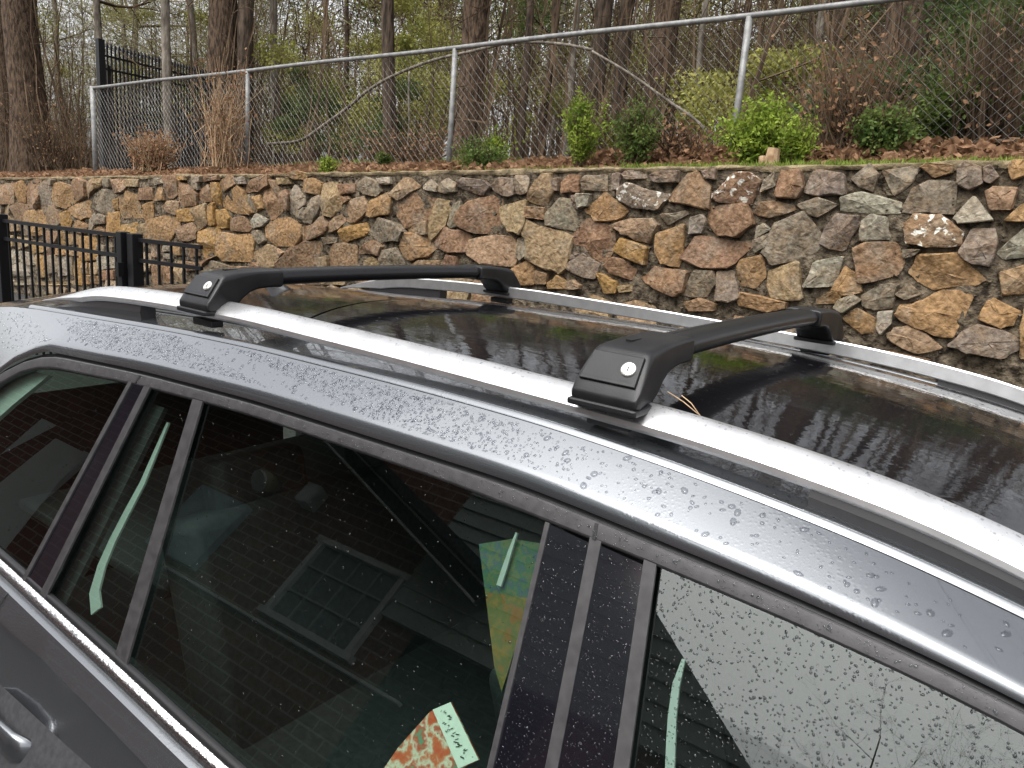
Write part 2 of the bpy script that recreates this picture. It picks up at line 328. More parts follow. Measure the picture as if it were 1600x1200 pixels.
STONES = {
1: """B 20 150 150 150 155 350 15 355;O 175 160 250 130 280 200 270 340 225 345 165 250;B 295 165 350 115 430 110 420 400 300 390 285 240;G 430 190 490 120 560 180 575 350 480 440 420 390;G 515 95 590 105 585 165 515 155;O 590 165 640 140 780 180 790 330 700 395 600 370 575 290;B 790 150 840 90 910 130 915 280 820 320 790 250;K 920 140 990 90 1010 200 930 295;T 1010 105 1070 100 1070 170 1015 200;G 1085 95 1175 100 1175 185 1090 170;K 1185 110 1300 100 1330 170 1300 230 1190 245;G 1000 260 1080 215 1180 225 1195 430 1090 450 985 390;O 1200 320 1240 300 1240 420 1200 410;O 1250 290 1330 235 1430 270 1500 490 1300 500 1255 400;R 1470 200 1590 190 1600 310 1455 315;T 1340 100 1450 105 1450 180 1345 175;B 135 390 220 340 305 390 290 540 190 530;O 320 440 430 420 485 480 490 570 310 555;K 500 460 560 385 640 440 650 540 590 600 495 570;Y 655 470 720 440 750 540 730 620 665 610;O 715 400 940 330 975 420 950 490 870 515 760 470;G 960 520 1000 455 1010 530 995 640 955 640;G 1015 500 1060 465 1105 490 1105 560 1015 570;Y 1120 460 1250 450 1250 690 1115 690;O 785 560 840 530 945 590 900 665 790 640;B 1005 640 1070 600 1105 640 1105 690 1010 680;Y 1280 580 1460 545 1480 680 1290 680;O 1510 370 1600 340 1600 500 1510 510;T 1490 590 1600 550 1600 720 1490 720;T 60 400 130 370 130 480 160 540 60 510;G 0 390 50 400 45 500 0 510;T 50 560 110 540 220 560 230 640 60 650;G 240 560 310 580 320 680 250 690;O 330 580 450 600 450 680 340 690;B 480 640 620 650 600 760 490 760;O 640 650 690 670 690 780 630 770;O 710 680 850 690 840 780 720 780;Y 880 700 1020 720 1030 930 890 940;G 1040 790 1100 790 1100 870 1050 870;G 1130 800 1200 800 1195 880 1130 880;T 60 680 150 690 160 800 70 790;T 170 700 300 720 310 800 190 830;Y 330 740 460 760 460 860 340 870;B 490 780 560 790 560 900 490 890;O 580 800 690 820 690 890 590 890;O 710 830 850 850 840 900 720 890;L 130 830 190 840 190 960 120 1000;L 210 850 390 880 390 980 340 990 210 950;Y 410 900 470 910 480 1110 420 1120;G 500 910 620 890 620 1050 510 1090;L 640 900 700 910 700 1090 630 1110 635 1000;G 715 930 780 910 780 1100 720 1100;Y 800 930 860 940 860 1190 810 1190;T 880 950 940 960 940 1090 880 1080;T 960 980 1030 960 1030 1090 970 1090;L 1040 910 1200 920 1190 1020 1050 1040;R 1050 1060 1200 1050 1200 1140 1060 1150;L 140 1010 200 970 330 1000 330 1090 250 1110 140 1110;G 60 1130 340 1120 340 1200 60 1200;T 410 1160 780 1150 780 1200 410 1200;O 880 1100 1030 1110 1030 1190 880 1190;T 60 900 110 900 120 1050 70 1090""",
2: """K 0 780 75 790 70 910 0 900;G 115 790 200 800 205 850 120 860;L 110 870 200 880 205 930 110 930;O 235 790 300 790 300 890 240 880;B 390 790 480 780 490 900 390 910;B 0 970 80 980 80 1190 0 1190;B 110 990 200 970 200 1170 115 1170;T 235 960 320 960 320 1190 240 1150;B 345 960 430 970 500 1040 360 1060;G 0 85 100 70 115 140 20 165;B 125 70 230 60 262 110 250 260 205 290 150 280;O 10 320 50 190 110 200 120 320;Y 275 75 340 65 350 110 290 115;G 360 60 470 70 490 210 430 180;B 272 140 330 150 470 250 450 370 320 370 280 330;K 95 390 150 330 265 340 265 420 240 470 130 430;G 480 80 520 70 520 130 490 130;R 530 60 690 60 690 110 540 125;B 500 210 590 160 630 220 630 330 530 345 480 280;Y 635 150 690 145 720 250 715 380 670 360 640 300;B 700 130 770 55 830 60 860 150 800 200 740 235;L 870 90 950 80 970 150 890 160;O 740 350 800 240 900 185 960 240 990 330 1050 440 1010 460 880 450 770 400;G 970 260 1010 270 1070 380 1060 430 1000 330;B 1000 180 1060 110 1210 60 1215 170 1120 225 990 240;T 1290 90 1420 85 1450 150 1310 160;O 1430 50 1510 15 1600 40 1590 100 1480 100;B 1225 110 1290 130 1330 220 1320 330 1275 210;O 1040 290 1120 270 1160 400 1090 440 1060 380;R 1345 250 1400 215 1440 270 1420 420 1370 400;B 1165 220 1220 180 1265 210 1350 420 1240 520 1200 440;G 1450 260 1490 170 1590 290 1590 360 1500 470 1440 450;G 1520 460 1600 400 1600 550 1525 550;Y 275 430 425 400 425 530 290 540;T 435 420 560 360 580 560 470 630 450 500;Y 595 390 660 350 670 570 600 575;Y 680 430 760 420 810 510 800 600 690 600;B 820 520 960 495 1030 590 990 645 820 630;L 1035 540 1100 465 1200 520 1150 590 1070 610;O 0 540 120 490 270 510 270 590 180 740 0 740;K 265 620 410 560 455 640 450 710 390 740 300 735;Y 490 660 680 590 700 700 690 860 600 930 530 900 510 760;B 470 960 690 900 560 970 510 1010;O 710 690 760 665 1000 690 1035 730 1020 950 760 940 705 880;G 1045 660 1120 635 1180 740 1130 775 1060 700;O 1185 600 1250 540 1410 510 1540 580 1555 680 1480 790 1300 790 1200 700;T 1040 880 1200 790 1285 830 1280 1000 1200 1020 1060 960;K 1300 820 1380 860 1305 945;B 1300 970 1480 815 1600 755 1745 770 1700 1030 1300 1040;G 520 1030 640 950 790 1000 800 1050 520 1060;K 810 1010 1000 1010 1000 1050 820 1050;R 1015 1000 1060 965 1140 1010 1130 1045 1015 1045;B 1560 610 1600 590 1600 740 1560 740""",
3: """O 0 110 80 95 165 150 130 260 0 235;G 60 310 145 275 170 330 130 440 60 550 0 555 0 440 40 390;T 180 160 345 150 370 230 360 400 270 480 190 470 180 330;R 360 160 510 150 510 240 380 260;G 520 130 640 85 750 140 790 220 740 275 600 250 530 210;L 770 100 880 80 890 150 790 160;K 880 260 1020 90 1080 100 1180 180 1000 300 960 310;L 1220 170 1310 100 1375 170 1370 230 1230 205;G 1385 170 1470 90 1570 150 1560 230 1480 250 1390 230;K 415 430 450 340 600 290 650 390 600 470 510 540 430 530;K 240 660 260 540 390 460 410 530 340 620;R 380 285 450 280 475 315 400 360;O 645 470 680 330 860 245 885 300 870 460 690 490;B 0 590 80 570 160 480 235 590 200 660 0 740;Y 360 650 380 620 620 560 640 640 600 690 390 760;B 960 340 1110 250 1370 320 1340 400 1240 540 1040 600 960 480;T 1380 325 1515 355 1430 590 1310 730 1285 650 1300 510;G 660 650 770 515 890 550 1030 640 970 740 780 755 710 700;T 1060 620 1265 535 1275 680 1100 680;O 1000 700 1050 665 1270 695 1345 810 1260 900 1110 940 1030 890 990 800;R 1335 745 1440 605 1600 645 1700 690 1700 850 1480 855 1370 800;B 270 790 400 770 510 800 510 1000 250 1020 245 930;B 560 820 700 740 790 800 760 900 640 870 560 880;G 800 850 940 820 1030 1000 770 1000 770 930;T 600 940 690 915 755 970 750 1010 600 1020;T 150 920 230 900 230 1020 130 1020;G 180 710 320 710 310 760 200 780;R 1420 960 1460 890 1570 910 1580 1000 1420 1000;K 1060 1000 1200 945 1370 950 1380 1005 1060 1005;G 1535 370 1610 340 1620 570 1510 600 1475 560;T 180 1110 430 1110 400 1200 180 1200;B 560 1100 800 1090 780 1200 570 1200;B -100 1120 150 1120 120 1200 -100 1200""",
4: """P 0 130 70 95 250 120 310 180 240 270 120 230 0 185;P 330 170 440 90 550 100 568 250 500 280 390 240;G 580 70 720 60 710 240 580 240;T 720 270 800 130 870 60 950 50 985 220 900 355 730 320;P 965 110 1040 90 1040 220 990 220;R 1060 130 1130 60 1250 70 1240 235 1070 235;G 1290 130 1330 70 1520 60 1520 220 1300 210;R 20 480 110 350 320 290 425 330 410 550 270 650 100 620 20 560;T 435 400 695 330 690 560 640 670 540 640 470 550;B 705 390 890 400 890 520 710 500;G 915 460 1060 310 1170 330 1230 560 1190 630 920 570;P 1180 280 1235 260 1235 420 1180 380;L 1245 260 1370 260 1340 380 1250 400;O 1310 420 1520 250 1640 340 1740 430 1640 520 1420 535 1370 470;T 710 540 960 640 1150 700 1130 900 1050 1060 900 1020 725 930 715 740 665 640;R 1160 770 1260 600 1330 530 1590 610 1600 800 1500 970 1380 900 1300 800;K 110 880 130 740 370 700 540 710 580 780 585 930 560 1000 260 975;G 600 730 690 705 705 900 640 945 600 900;O 545 1045 720 945 770 1050 770 1190 570 1190;B 790 1050 920 1080 910 1190 790 1190;P 1110 1020 1170 955 1330 915 1450 990 1410 1130 1230 1090;P 1150 880 1280 870 1310 905 1160 940;O 930 1180 1030 1100 1120 1180 1110 1240 930 1240;K 1130 1170 1200 1150 1270 1200 1260 1240 1130 1240""",
5: """P 0 90 60 85 60 210 0 210;P 80 90 110 60 250 60 250 120 110 125;P 300 100 380 60 510 65 500 150 330 150;P* 60 210 130 160 250 210 410 240 420 270 340 360 150 340 60 290;B 440 290 580 90 650 70 755 180 740 355;P 690 60 800 50 800 130 720 120;R* 785 240 880 160 940 90 1050 80 1140 150 1060 310 850 300 785 270;G 1150 230 1180 130 1250 70 1260 180;R 1270 260 1310 70 1460 60 1485 190 1430 270;P 1495 220 1560 75 1600 55 1790 95 1795 245 1600 255;B 1100 390 1160 310 1260 300 1440 350 1320 400 1220 425;G 1450 325 1600 275 1740 325 1600 420 1520 400;R 750 360 1020 320 1090 470 960 570 820 560 750 470;G 380 400 560 375 580 400 430 480;L 610 430 690 405 720 450 690 540 590 550;K 0 490 150 440 300 440 340 490 270 620 180 600 80 540;O 345 560 550 490 530 690 500 800 390 780 340 700;Y 10 680 70 590 260 660 240 790 100 740;R -70 800 0 740 80 755 170 830 130 905 -20 860;R 540 740 660 575 1085 640 960 750 900 810 690 810;G 1105 600 1245 535 1190 660 1105 700;L 1130 500 1180 475 1230 520 1120 590;G 1185 690 1260 490 1490 390 1600 560 1590 700 1450 755 1240 780;O 970 830 1000 760 1160 730 1180 880 1100 970 1000 950;B 230 900 330 815 570 850 540 1000 480 1030 330 970 260 930;G 530 1020 640 840 780 850 800 930 720 1040;P 805 1060 815 850 930 850 985 1040 910 1075;T 1210 850 1440 775 1470 1060 1230 1040;O 980 1080 1000 1010 1340 1085 1330 1130 1200 1160 1000 1110;B 550 1090 680 1055 800 1100 780 1150 600 1150;Y -120 865 -60 875 25 930 20 1005 -60 1010;T 35 960 150 950 140 1000 50 1010;L 1490 950 1560 800 1600 770 1785 740 1740 890 1700 955 1510 960""",
6: """G 260 200 400 85 465 170 420 295 330 260;G 500 140 780 100 720 230 590 320;O 800 110 850 80 1040 90 1040 150 900 190;P 1090 110 1150 70 1260 110 1275 230 1180 280 1085 240;P 1285 120 1340 95 1405 180 1340 230 1290 210;O 1480 110 1520 55 1600 50 1650 150 1510 205;L 190 350 330 305 620 380 620 460 390 470 190 450;G 650 450 740 280 860 220 1060 230 1040 465 860 455;L 1060 500 1210 340 1360 520 1100 545;K 1310 300 1370 265 1545 270 1500 430 1340 435;P 15 700 130 480 310 490 320 560 200 750;L 335 680 350 530 420 480 530 510 560 660;B* 680 560 760 480 950 490 1110 620 1100 710 860 720 700 690;P 1105 770 1200 600 1370 600 1390 700 1330 870 1200 850;L 1400 770 1600 590 1700 640 1680 800 1450 815;O 1450 525 1590 400 1650 420 1640 530;B 280 750 380 700 600 710 650 850 600 940 320 1005;O 725 930 790 800 1090 790 1170 890 1280 980 1210 1020 900 1050 800 1000;O 1420 930 1600 880 1650 900 1640 1080 1440 1100;G 660 750 790 750 760 790 660 820;O 0 1130 100 1080 200 900 260 930 330 1080 180 1110 130 1160 0 1165;G 340 1110 480 1030 615 1030 590 1120 560 1200 430 1220 350 1180;G 605 1100 700 1015 790 1100 680 1140""",
7: """G 30 430 70 365 180 325 240 370 100 470;O 100 520 220 440 360 520 350 640 250 640;L 390 470 510 460 500 560 420 650 380 600;O 560 480 600 410 760 380 930 300 1110 310 1150 350 1060 530 1000 660 860 640 680 570;O 1230 520 1300 380 1350 360 1560 470 1500 570 1400 590;P 990 740 1110 630 1230 580 1400 620 1540 700 1540 770 1420 840 1160 800;K 480 650 540 600 660 585 780 650 900 760 700 800 500 700;O 1570 600 1600 450 1700 450 1700 840 1570 830;K 410 800 500 795 800 860 700 900 450 880"""}
def stone(poly, depth, seed, grow_=1.13):
    """poly: (X,Z) outline; returns verts and faces of one rough-faced stone"""
    r = np.random.default_rng(seed); poly = np.array(poly); poly = poly.mean(0) + (poly - poly.mean(0)) * grow_
    if ((poly[:, 0] * np.roll(poly[:, 1], -1)) - (np.roll(poly[:, 0], -1) * poly[:, 1])).sum() < 0: poly = poly[::-1]
    c = poly.mean(0); sz = np.ptp(poly, axis=0).min()
    out = []
    for i in range(len(poly)):                            # round the corners, roughen the edges
        p, q, n2 = poly[i - 1], poly[i], poly[(i + 1) % len(poly)]
        out.append(q + (p - q) * .07); out.append(q + (n2 - q) * .07 + r.normal(0, sz * .010, 2))
        out.append((q + n2) / 2 + r.normal(0, sz * .022, 2))
    out = np.array(out); n = len(out)
    v = []
    G = r.normal(0, .20, (3, 2)); H = np.abs(r.normal(0, .012, 3)); H[0] = 0
    def dep(p):                                           # face broken into a few flat facets
        return float(np.min(H + (p - c) @ G.T))
    rings = ((1.0, -.02, 0), (.996, .62, 0), (.972, .93, .10), (.90, 1.0, .10), (.62, 1.0, .12), (.3, 1.0, .12))
    for s, b, nz in rings:
        for p in out:
            p2 = c + (p - c) * s + r.normal(0, 1, 2) * (.010 * sz if nz else 0)
            y = b if s == 1.0 else depth * b + dep(p2) * min(1, b) + r.normal(0, .0022) * (nz > 0)
            v.append((p2[0], WY - max(y, -.02 if s == 1.0 else .006), p2[1]))
    v.append((c[0], WY - max(.006, depth * 1.05 + dep(c)), c[1]))
    f = []; K = len(rings)
    for k in range(K - 1):
        for i in range(n):
            j = (i + 1) % n; f.append((k * n + i, k * n + j, (k + 1) * n + j, (k + 1) * n + i))
    for i in range(n): f.append(((K - 1) * n + i, (K - 1) * n + (i + 1) % n, K * n))
    return v, f
nst = 0; traced = []
def put_stone(poly, col, seed, lichen=0.0):
    mb = MB(); v, f = stone(poly, float(np.random.default_rng(seed).uniform(.03, .062)), seed); mb.add(v, f)
    o = mb.build('stone', MAT['stone'], wall, 2)
    jit = np.random.default_rng(seed + 9).normal(1, .10) ; k = np.random.default_rng(seed + 5).normal(0, .018, 3)
    o.color = (*[max(.02, c * jit * (1 + q)) for c, q in zip(col, k)], lichen); return o
for ck, txt in STONES.items():
    x0, y0, s = CR[ck]
    for e in txt.split(';'):
        t = e.split(); num = list(map(float, t[1:])); pts = []
        for i in range(0, len(num), 2):
            P = onY(x0 + num[i] / s, y0 + num[i + 1] / s, WY); pts.append((P[0], P[2]))
        put_stone(pts, PAL[t[0][0]], 100 + nst, 1.0 if '*' in t[0] else 0.0); nst += 1; traced.append((np.mean([p[0] for p in pts]), np.mean([p[1] for p in pts]), np.array(pts)))
# the courses hidden by the car or past the frame, in the same stone
extra = MB(); rr = np.random.default_rng(3); TC = np.array([[a, b] for a, b, _ in traced]); far_left = -13.3; nex = 0
allpts = np.concatenate([np.concatenate([t[2], [[t[0], t[1]]]]) for t in traced])
z = .12
while z < 2.2:
    h = rr.uniform(.17, .26); x = -18.5 + rr.uniform(0, .2)
    while x < 4.3:
        w = rr.uniform(.2, .42); cx_, cz_ = x + w / 2, z + h / 2
        if cz_ + h / 2 < wall_top(cx_) - .03:
            dmin = np.abs(allpts - [cx_, cz_]) / [w * .5 + .01, h * .5 + .01]
            if dmin.max(1).min() > 1.0:
                poly = [(x + .012 + rr.uniform(0, .05), z + .01 + rr.uniform(0, .04)), (x + w * .5, z + .005 + rr.uniform(0, .02)), (x + w - .012 - rr.uniform(0, .05), z + .01 + rr.uniform(0, .04)), (x + w - .012 - rr.uniform(0, .04), z + h - .012 - rr.uniform(0, .04)), (x + w * .45, z + h - .008 - rr.uniform(0, .02)), (x + .012 + rr.uniform(0, .05), z + h - .012 - rr.uniform(0, .05))]
                keys = 'OYBTGLPRK'; kcol = PAL[keys[rr.integers(9)]]
                if nst < 296 and x > -13 and cz_ > .9: put_stone(poly, kcol, 900 + nst); nst += 1
                else:
                    v, f = stone(poly, .045, 5000 + nex); extra.add(v, f); nex += 1
        x += w
    z += h
o = extra.build('lower_stones', MAT['stone'], wall); o.color = (.22, .16, .10, 0); o['kind'] = 'stuff'
# gravelly chinking in the joints
mb = MB(); nck = 2600
cxk = rr.uniform(-13.5, 1.0, nck); czk = wall_top(cxk) - rr.uniform(.03, 1.3, nck)
for a, b in zip(cxk, czk):
    s = rr.uniform(.008, .028); th = rr.uniform(0, 6.28)
    mb.add([(a + s * cos(th + k * 2.1 + rr.uniform(-.4, .4)) , WY + .004, b + s * sin(th + k * 2.1)) for k in range(3)] + [(a, WY - s * .8, b)], [(0, 1, 3), (1, 2, 3), (2, 0, 3)])
o = mb.build('chinking_pebbles', MAT['mortar'], wall); o['kind'] = 'stuff'
# ================================================================ BLACK GATE beside the car's tail
def bar_between(mb, a, b, w, d=None):
    a, b = np.array(a, float), np.array(b, float); t = b - a; L = np.linalg.norm(t); t /= L
    up = np.array([0, 0, 1.0]) if abs(t[2]) < .9 else np.array([1.0, 0, 0])
    s = np.cross(t, up); s /= np.linalg.norm(s); u = np.cross(s, t)
    R = np.stack([t, s, u], 1); mb.box((a + b) / 2, (L, w, d or w), R)
gate = empty('garden_gate', (-7.5, 1.8, 0)); tag(gate, 'black metal picket gate with two top rails beside the stone wall', 'gate')
A, B, Cc = np.array([-8.44, 1.71]), np.array([-6.58, 1.93]), np.array([-5.72, 2.12])
GT = 1.325
for p, w, top in ((A, .10, GT + .06), (B, .085, GT + .035)):
    mb = MB(); mb.box((p[0], p[1], top / 2), (w, w, top)); bevel(mb.build('post', MAT['fenceb'], gate), .006)
def panel(parent, a, b, zt, zlow, n, rise=0.0, w=.032, mat=MAT['fenceb'], sp=.018, gap=.17, spikes=False):
    for dz in (0, gap):
        mb = MB(); bar_between(mb, (*a, zt - dz), (*b, zt - dz + rise), .03, w); mb.build('rail', mat, parent)
    mb = MB(); bar_between(mb, (*a, zlow + .12), (*b, zlow + .12), .03, w); mb.build('rail', mat, parent)
    me = None
    for i in range(n):
        q = a + (b - a) * (i + .6) / n
        if me is None:
            mb = MB(); t = (zt + (.13 if spikes else -.01))
            mb.box((0, 0, (zlow + t) / 2), (sp, sp, t - zlow))
            if spikes: mb.add([(-sp, -sp, t), (sp, -sp, t), (sp, sp, t), (-sp, sp, t), (0, 0, t + .09)], [(0, 1, 4), (1, 2, 4), (2, 3, 4), (3, 0, 4), (3, 2, 1, 0)])
            o = mb.build('picket', mat, parent); me = o.data
        else:
            o = bpy.data.objects.new('picket', me); COL.objects.link(o); parent_keep(o, parent)
        o.location = (q[0], q[1], rise * (i + .6) / n)
panel(gate, A + (B - A) * .03, B - (B - A) * .03, GT, .08, 15)
mb = MB(); mb.box((B[0] + .02, B[1] - .05, GT - .28), (.06, .05, .12)); mb.build('latch', MAT['fenceb'], gate)
side = empty('picket_fence_panel', (-6.1, 2.0, 0)); tag(side, 'short black picket fence panel between the gate and stone wall', 'fence')
B2 = B + np.array([.125, .035])
mb = MB(); mb.box((B2[0], B2[1], (GT + .03) / 2), (.095, .095, GT + .03)); bevel(mb.build('post', MAT['fenceb'], side), .006)
panel(side, B2 + np.array([.05, .01]), Cc, GT - .02, .08, 5)
# ================================================================ CHAIN-LINK FENCE on the terrace
FY = 4.6
fence = empty('chain_link_fence', (-5, FY, 2.2)); tag(fence, 'galvanised chain link fence with round top rail above the stone wall', 'fence')
fx = [-12.47, -8.63, -5.3, -2.37, 0.6, 3.6]; ftop = lambda x: 3.13 + (np.asarray(x) + 12.47) * .0228
for i, x in enumerate(fx):
    zb = float(ground_z(x, FY)) - .2; zt = float(ftop(x)) + (.02 if i == 0 else -.01)
    mb = MB(); r = .042 if i == 0 else .027; mb.tubes([[(x, FY, zb), (x, FY, (zb + zt) / 2), (x, FY, zt)]], [[r, r, r]], 10, True); mb.build('post', MAT['galv'], fence, True)
xs = np.linspace(fx[0], fx[-1], 30); mb = MB(); mb.tubes(np.stack([xs, np.full(30, FY), ftop(xs) - .005 * np.sin(xs * 1.9)], 1), np.full(30, .023), 8); mb.build('top_rail', MAT['galv'], fence, True)
mb = MB(); dm = .041; K = 28                                # zig-zag wires linked into diamonds
xw = np.arange(fx[0], fx[-1], dm); ztop = ftop(xw) - .02; zbot = ground_z(xw, FY) + .02; k = np.arange(K)
zz = ztop[:, None] - (k[None] / (K - 1)) * (ztop - zbot)[:, None]
par = (k[None] + np.arange(len(xw))[:, None]) % 2
PX = xw[:, None] + np.where(par == 0, 0, dm * 1.02) + .006 * np.sin(zz * 9 + xw[:, None] * 2); PY = FY + .02 + .014 * np.sin(xw[:, None] * 3.1 + zz * 2) + np.where(par == 0, .003, -.003)
mb.tubes(np.stack([PX, PY, zz], -1), np.full(PX.shape, .0023), 3)
o = mb.build('wire_mesh', MAT['wire'], fence); o['kind'] = 'stuff'
# spiked black fence further back
sf = empty('spear_top_fence', (-13, 5, 2)); tag(sf, 'tall black spear topped metal fence running back into the woods', 'fence')
a = np.array([-13.1, 5.05]); b = np.array([-15.4, 8.6])
mb = MB(); mb.box((a[0], a[1], 2.95), (.10, .10, 2.0)); mb.build('post', MAT['fenceb'], sf)
mb = MB(); mb.box((b[0], b[1], 3.2), (.10, .10, 2.1)); mb.build('post', MAT['fenceb'], sf)
panel(sf, a, b, 3.72, 1.9, 36, rise=.26, sp=.024, gap=.2, spikes=True)
mb = MB(); mb.tubes([[(-13.45, 5.3, 1.6), (-13.45, 5.3, 2.6), (-13.45, 5.3, 3.62)]], [[.11, .10, .10]], 8, True)
tag(mb.build('wooden_post', MAT['barkd'], None), 'weathered round wooden post behind the spear topped fence corner', 'post')
# ================================================================ WOODS
FWD = W[:, 2]
def depth_of(P): return float((np.asarray(P) - CAM) @ FWD)
def perp(n, r):
    d = r.normal(size=(n, 3)); d /= np.linalg.norm(d, axis=1, keepdims=True); return d
def grow(base, dirs, L, r0, K, r, lift=.25, wob=.10, tip=.25):
    """N curved tapering paths from base [N,3] along dirs"""
    t = np.linspace(0, 1, K)[None, :, None]; n = len(base)
    P = base[:, None] + dirs[:, None] * L[:, None, None] * t
    P[..., 2] += (L[:, None] * lift) * (t[..., 0] ** 2)
    w = r.normal(0, 1, (n, K, 3)) * wob * L[:, None, None] * .5; w[:, 0] = 0; P = P + np.cumsum(w, 1) * .45
    R = r0[:, None] * (1 - (1 - tip) * t[..., 0]); return P, R
def make_tree(h, rad, seed, nb=16, start=.3, spread=.30, twig=5, bend=.03, droop=.2):
    r = np.random.default_rng(seed); tr, cr = MB(), MB()
    K = 11; t = np.linspace(0, 1, K); b = np.cumsum(r.normal(0, bend, (K, 2)), 0) * h * .12; b -= b[0]
    T = np.stack([b[:, 0], b[:, 1], t * h - .3], 1); R = rad * (1 - .82 * t ** 1.1); R[0] *= 1.2; R[1] *= 1.02
    tr.tubes(T, R, 10)
    f = start + (1 - start) * r.uniform(0, 1, nb) ** .8
    base = np.stack([np.interp(f, t, T[:, i]) for i in range(3)], 1); br = np.interp(f, t, R)
    az = r.uniform(0, 2 * pi, nb); el = r.uniform(.1, .8, nb)
    d = np.stack([np.cos(az) * np.cos(el), np.sin(az) * np.cos(el), np.sin(el)], 1)
    L = h * spread * (1.15 - .7 * (f - start) / (1 - start + 1e-6)) * r.uniform(.6, 1.15, nb)
    P, RR = grow(base, d, L, np.minimum(br * .55, .012 + L * .016), 7, r, droop, .10, .2); cr.tubes(P, RR, 5)
    def kids(P, RR, n, ls, K, spread_, sides, lift, wob):
        N, KK, _ = P.shape; tt = r.uniform(.25, 1, (N, n)); ix = tt * (KK - 1); i0 = np.minimum(ix.astype(int), KK - 2); fr = (ix - i0)[..., None]
        a = np.arange(N)[:, None]; p = P[a, i0] * (1 - fr) + P[a, i0 + 1] * fr; rr_ = RR[a, i0]
        par = P[a, i0 + 1] - P[a, i0]; par /= np.linalg.norm(par, axis=2, keepdims=True) + 1e-9
        dd = par * .7 + perp(N * n, r).reshape(N, n, 3) * spread_; dd /= np.linalg.norm(dd, axis=2, keepdims=True)
        ln = np.linalg.norm(P[:, -1] - P[:, 0], axis=1)[:, None] * ls * r.uniform(.5, 1.2, (N, n))
        P2, R2 = grow(p.reshape(-1, 3), dd.reshape(-1, 3), ln.ravel(), np.maximum(rr_.ravel() * .55, .0035), K, r, lift, wob, .3); cr.tubes(P2, R2, sides); return P2, R2
    P2, R2 = kids(P, RR, 6, .5, 5, .75, 4, .1, .14); P3, R3 = kids(P2, R2, twig, .5, 4, .85, 3, .05, .16)
    return tr, cr, P3
def place_tree(px, wpx, Y, mat, h, label, seed, group=None, **kw):
    P = onY(px, 200, Y); z = float(ground_z(P[0], P[1])); rad = wpx * depth_of((P[0], P[1], z)) / F / 2
    tr, cr, P3 = make_tree(h, rad, seed, **kw)
    root = empty('tree', (P[0], P[1], z)); tag(root, label, 'tree', group)
    for mb, nm in ((tr, 'trunk'), (cr, 'crown')):
        o = mb.build(nm, MAT[mat] if nm == 'trunk' else MAT['twig'], None, True); o.parent = root
    return root, tr
TR = [
 (45, 54, 5.9, 'bark', 17, 'broad brown tree trunk beyond the corner post of the wire fence', dict(start=.45)),
 (10, 24, 8.5, 'bark', 15, 'slim brown tree standing behind the broad corner trunk', dict()),
 (163, 13, 9.0, 'barkg', 13, 'slender grey tree rising behind the spear topped fence post', dict()),
 (268, 15, 5.4, 'barkg', 12, 'thin pale grey tree just inside the wire fence by the spear topped fence', dict(start=.5)),
 (340, 48, 8.6, 'bark', 18, 'thick brown tree of a close pair behind the dry bush', dict(start=.35)),
 (379, 27, 8.9, 'barkd', 17, 'narrower dark tree of the close pair behind the dry bush', dict(start=.4)),
 (432, 14, 10.5, 'barkg', 14, 'slender grey tree beside the dark pair of trunks', dict()),
 (620, 22, 8.6, 'barkd', 16, 'straight dark tree behind the leaning dead branch', dict(start=.42)),
 (727, 44, 7.6, 'bark', 18, 'stout brown tree behind the fence post where the dead branch crosses', dict(start=.4)),
 (818, 13, 9.0, 'barkd', 13, 'thin dark tree just past the stout brown tree', dict()),
 (850, 12, 9.6, 'bark', 13, 'thin brown tree beside a thin dark one', dict()),
 (886, 12, 12.0, 'barkg', 14, 'slim grey tree next to the tight clump of dark trunks', dict()),
 (925, 29, 10.4, 'barkd', 18, 'dark straight trunk in the tight clump behind the feathery shrub', dict(start=.4)),
 (962, 24, 12.5, 'barkd', 17, 'rear dark trunk in the tight clump behind the feathery shrub', dict(start=.4)),
 (1010, 42, 9.6, 'bark', 18, 'widest brown trunk in the tight clump behind the feathery shrub', dict(start=.4)),
 (1082, 10, 9.0, 'barkg', 11, 'thin grey sapling between the trunk clump and the fence post', dict(start=.25)),
 (1128, 12, 12.0, 'bark', 13, 'thin brown sapling rising behind the bright green shrub', dict(start=.3)),
 (1246, 14, 10.0, 'barkg', 13, 'slim grey tree behind the fence past the bright green shrub', dict(start=.3)),
 (1302, 17, 12.0, 'bark', 15, 'slim brown tree close to the vine covered trunk', dict(start=.3)),
 (1372, 66, 7.6, 'bark', 17, 'massive reddish brown trunk half hidden by vines and twigs', dict(start=.35)),
 (1448, 15, 9.5, 'barkd', 14, 'dark slim tree among evergreen leaves', dict(start=.3)),
 (1512, 13, 8.0, 'barkg', 12, 'pale thin tree leaning among evergreen leaves', dict(start=.3)),
 (1566, 24, 10.0, 'barkd', 16, 'dark medium tree at the evergreen thicket', dict(start=.3)),
 (1660, 34, 8.6, 'bark', 17, 'brown tree beyond the evergreen thicket', dict(start=.35)),
 (1880, 40, 9.5, 'bark', 17, 'wide brown tree past the evergreen thicket, beyond the last fence post', dict(start=.35))]
protos = []
for i, (px, wp, Y, mt, h, lab, kw) in enumerate(TR):
    root, _ = place_tree(px, wp, Y, mt, h, lab, 40 + i, twig=5, nb=16, **kw)
    if i in (6, 9, 11, 15, 17): protos.append(root)
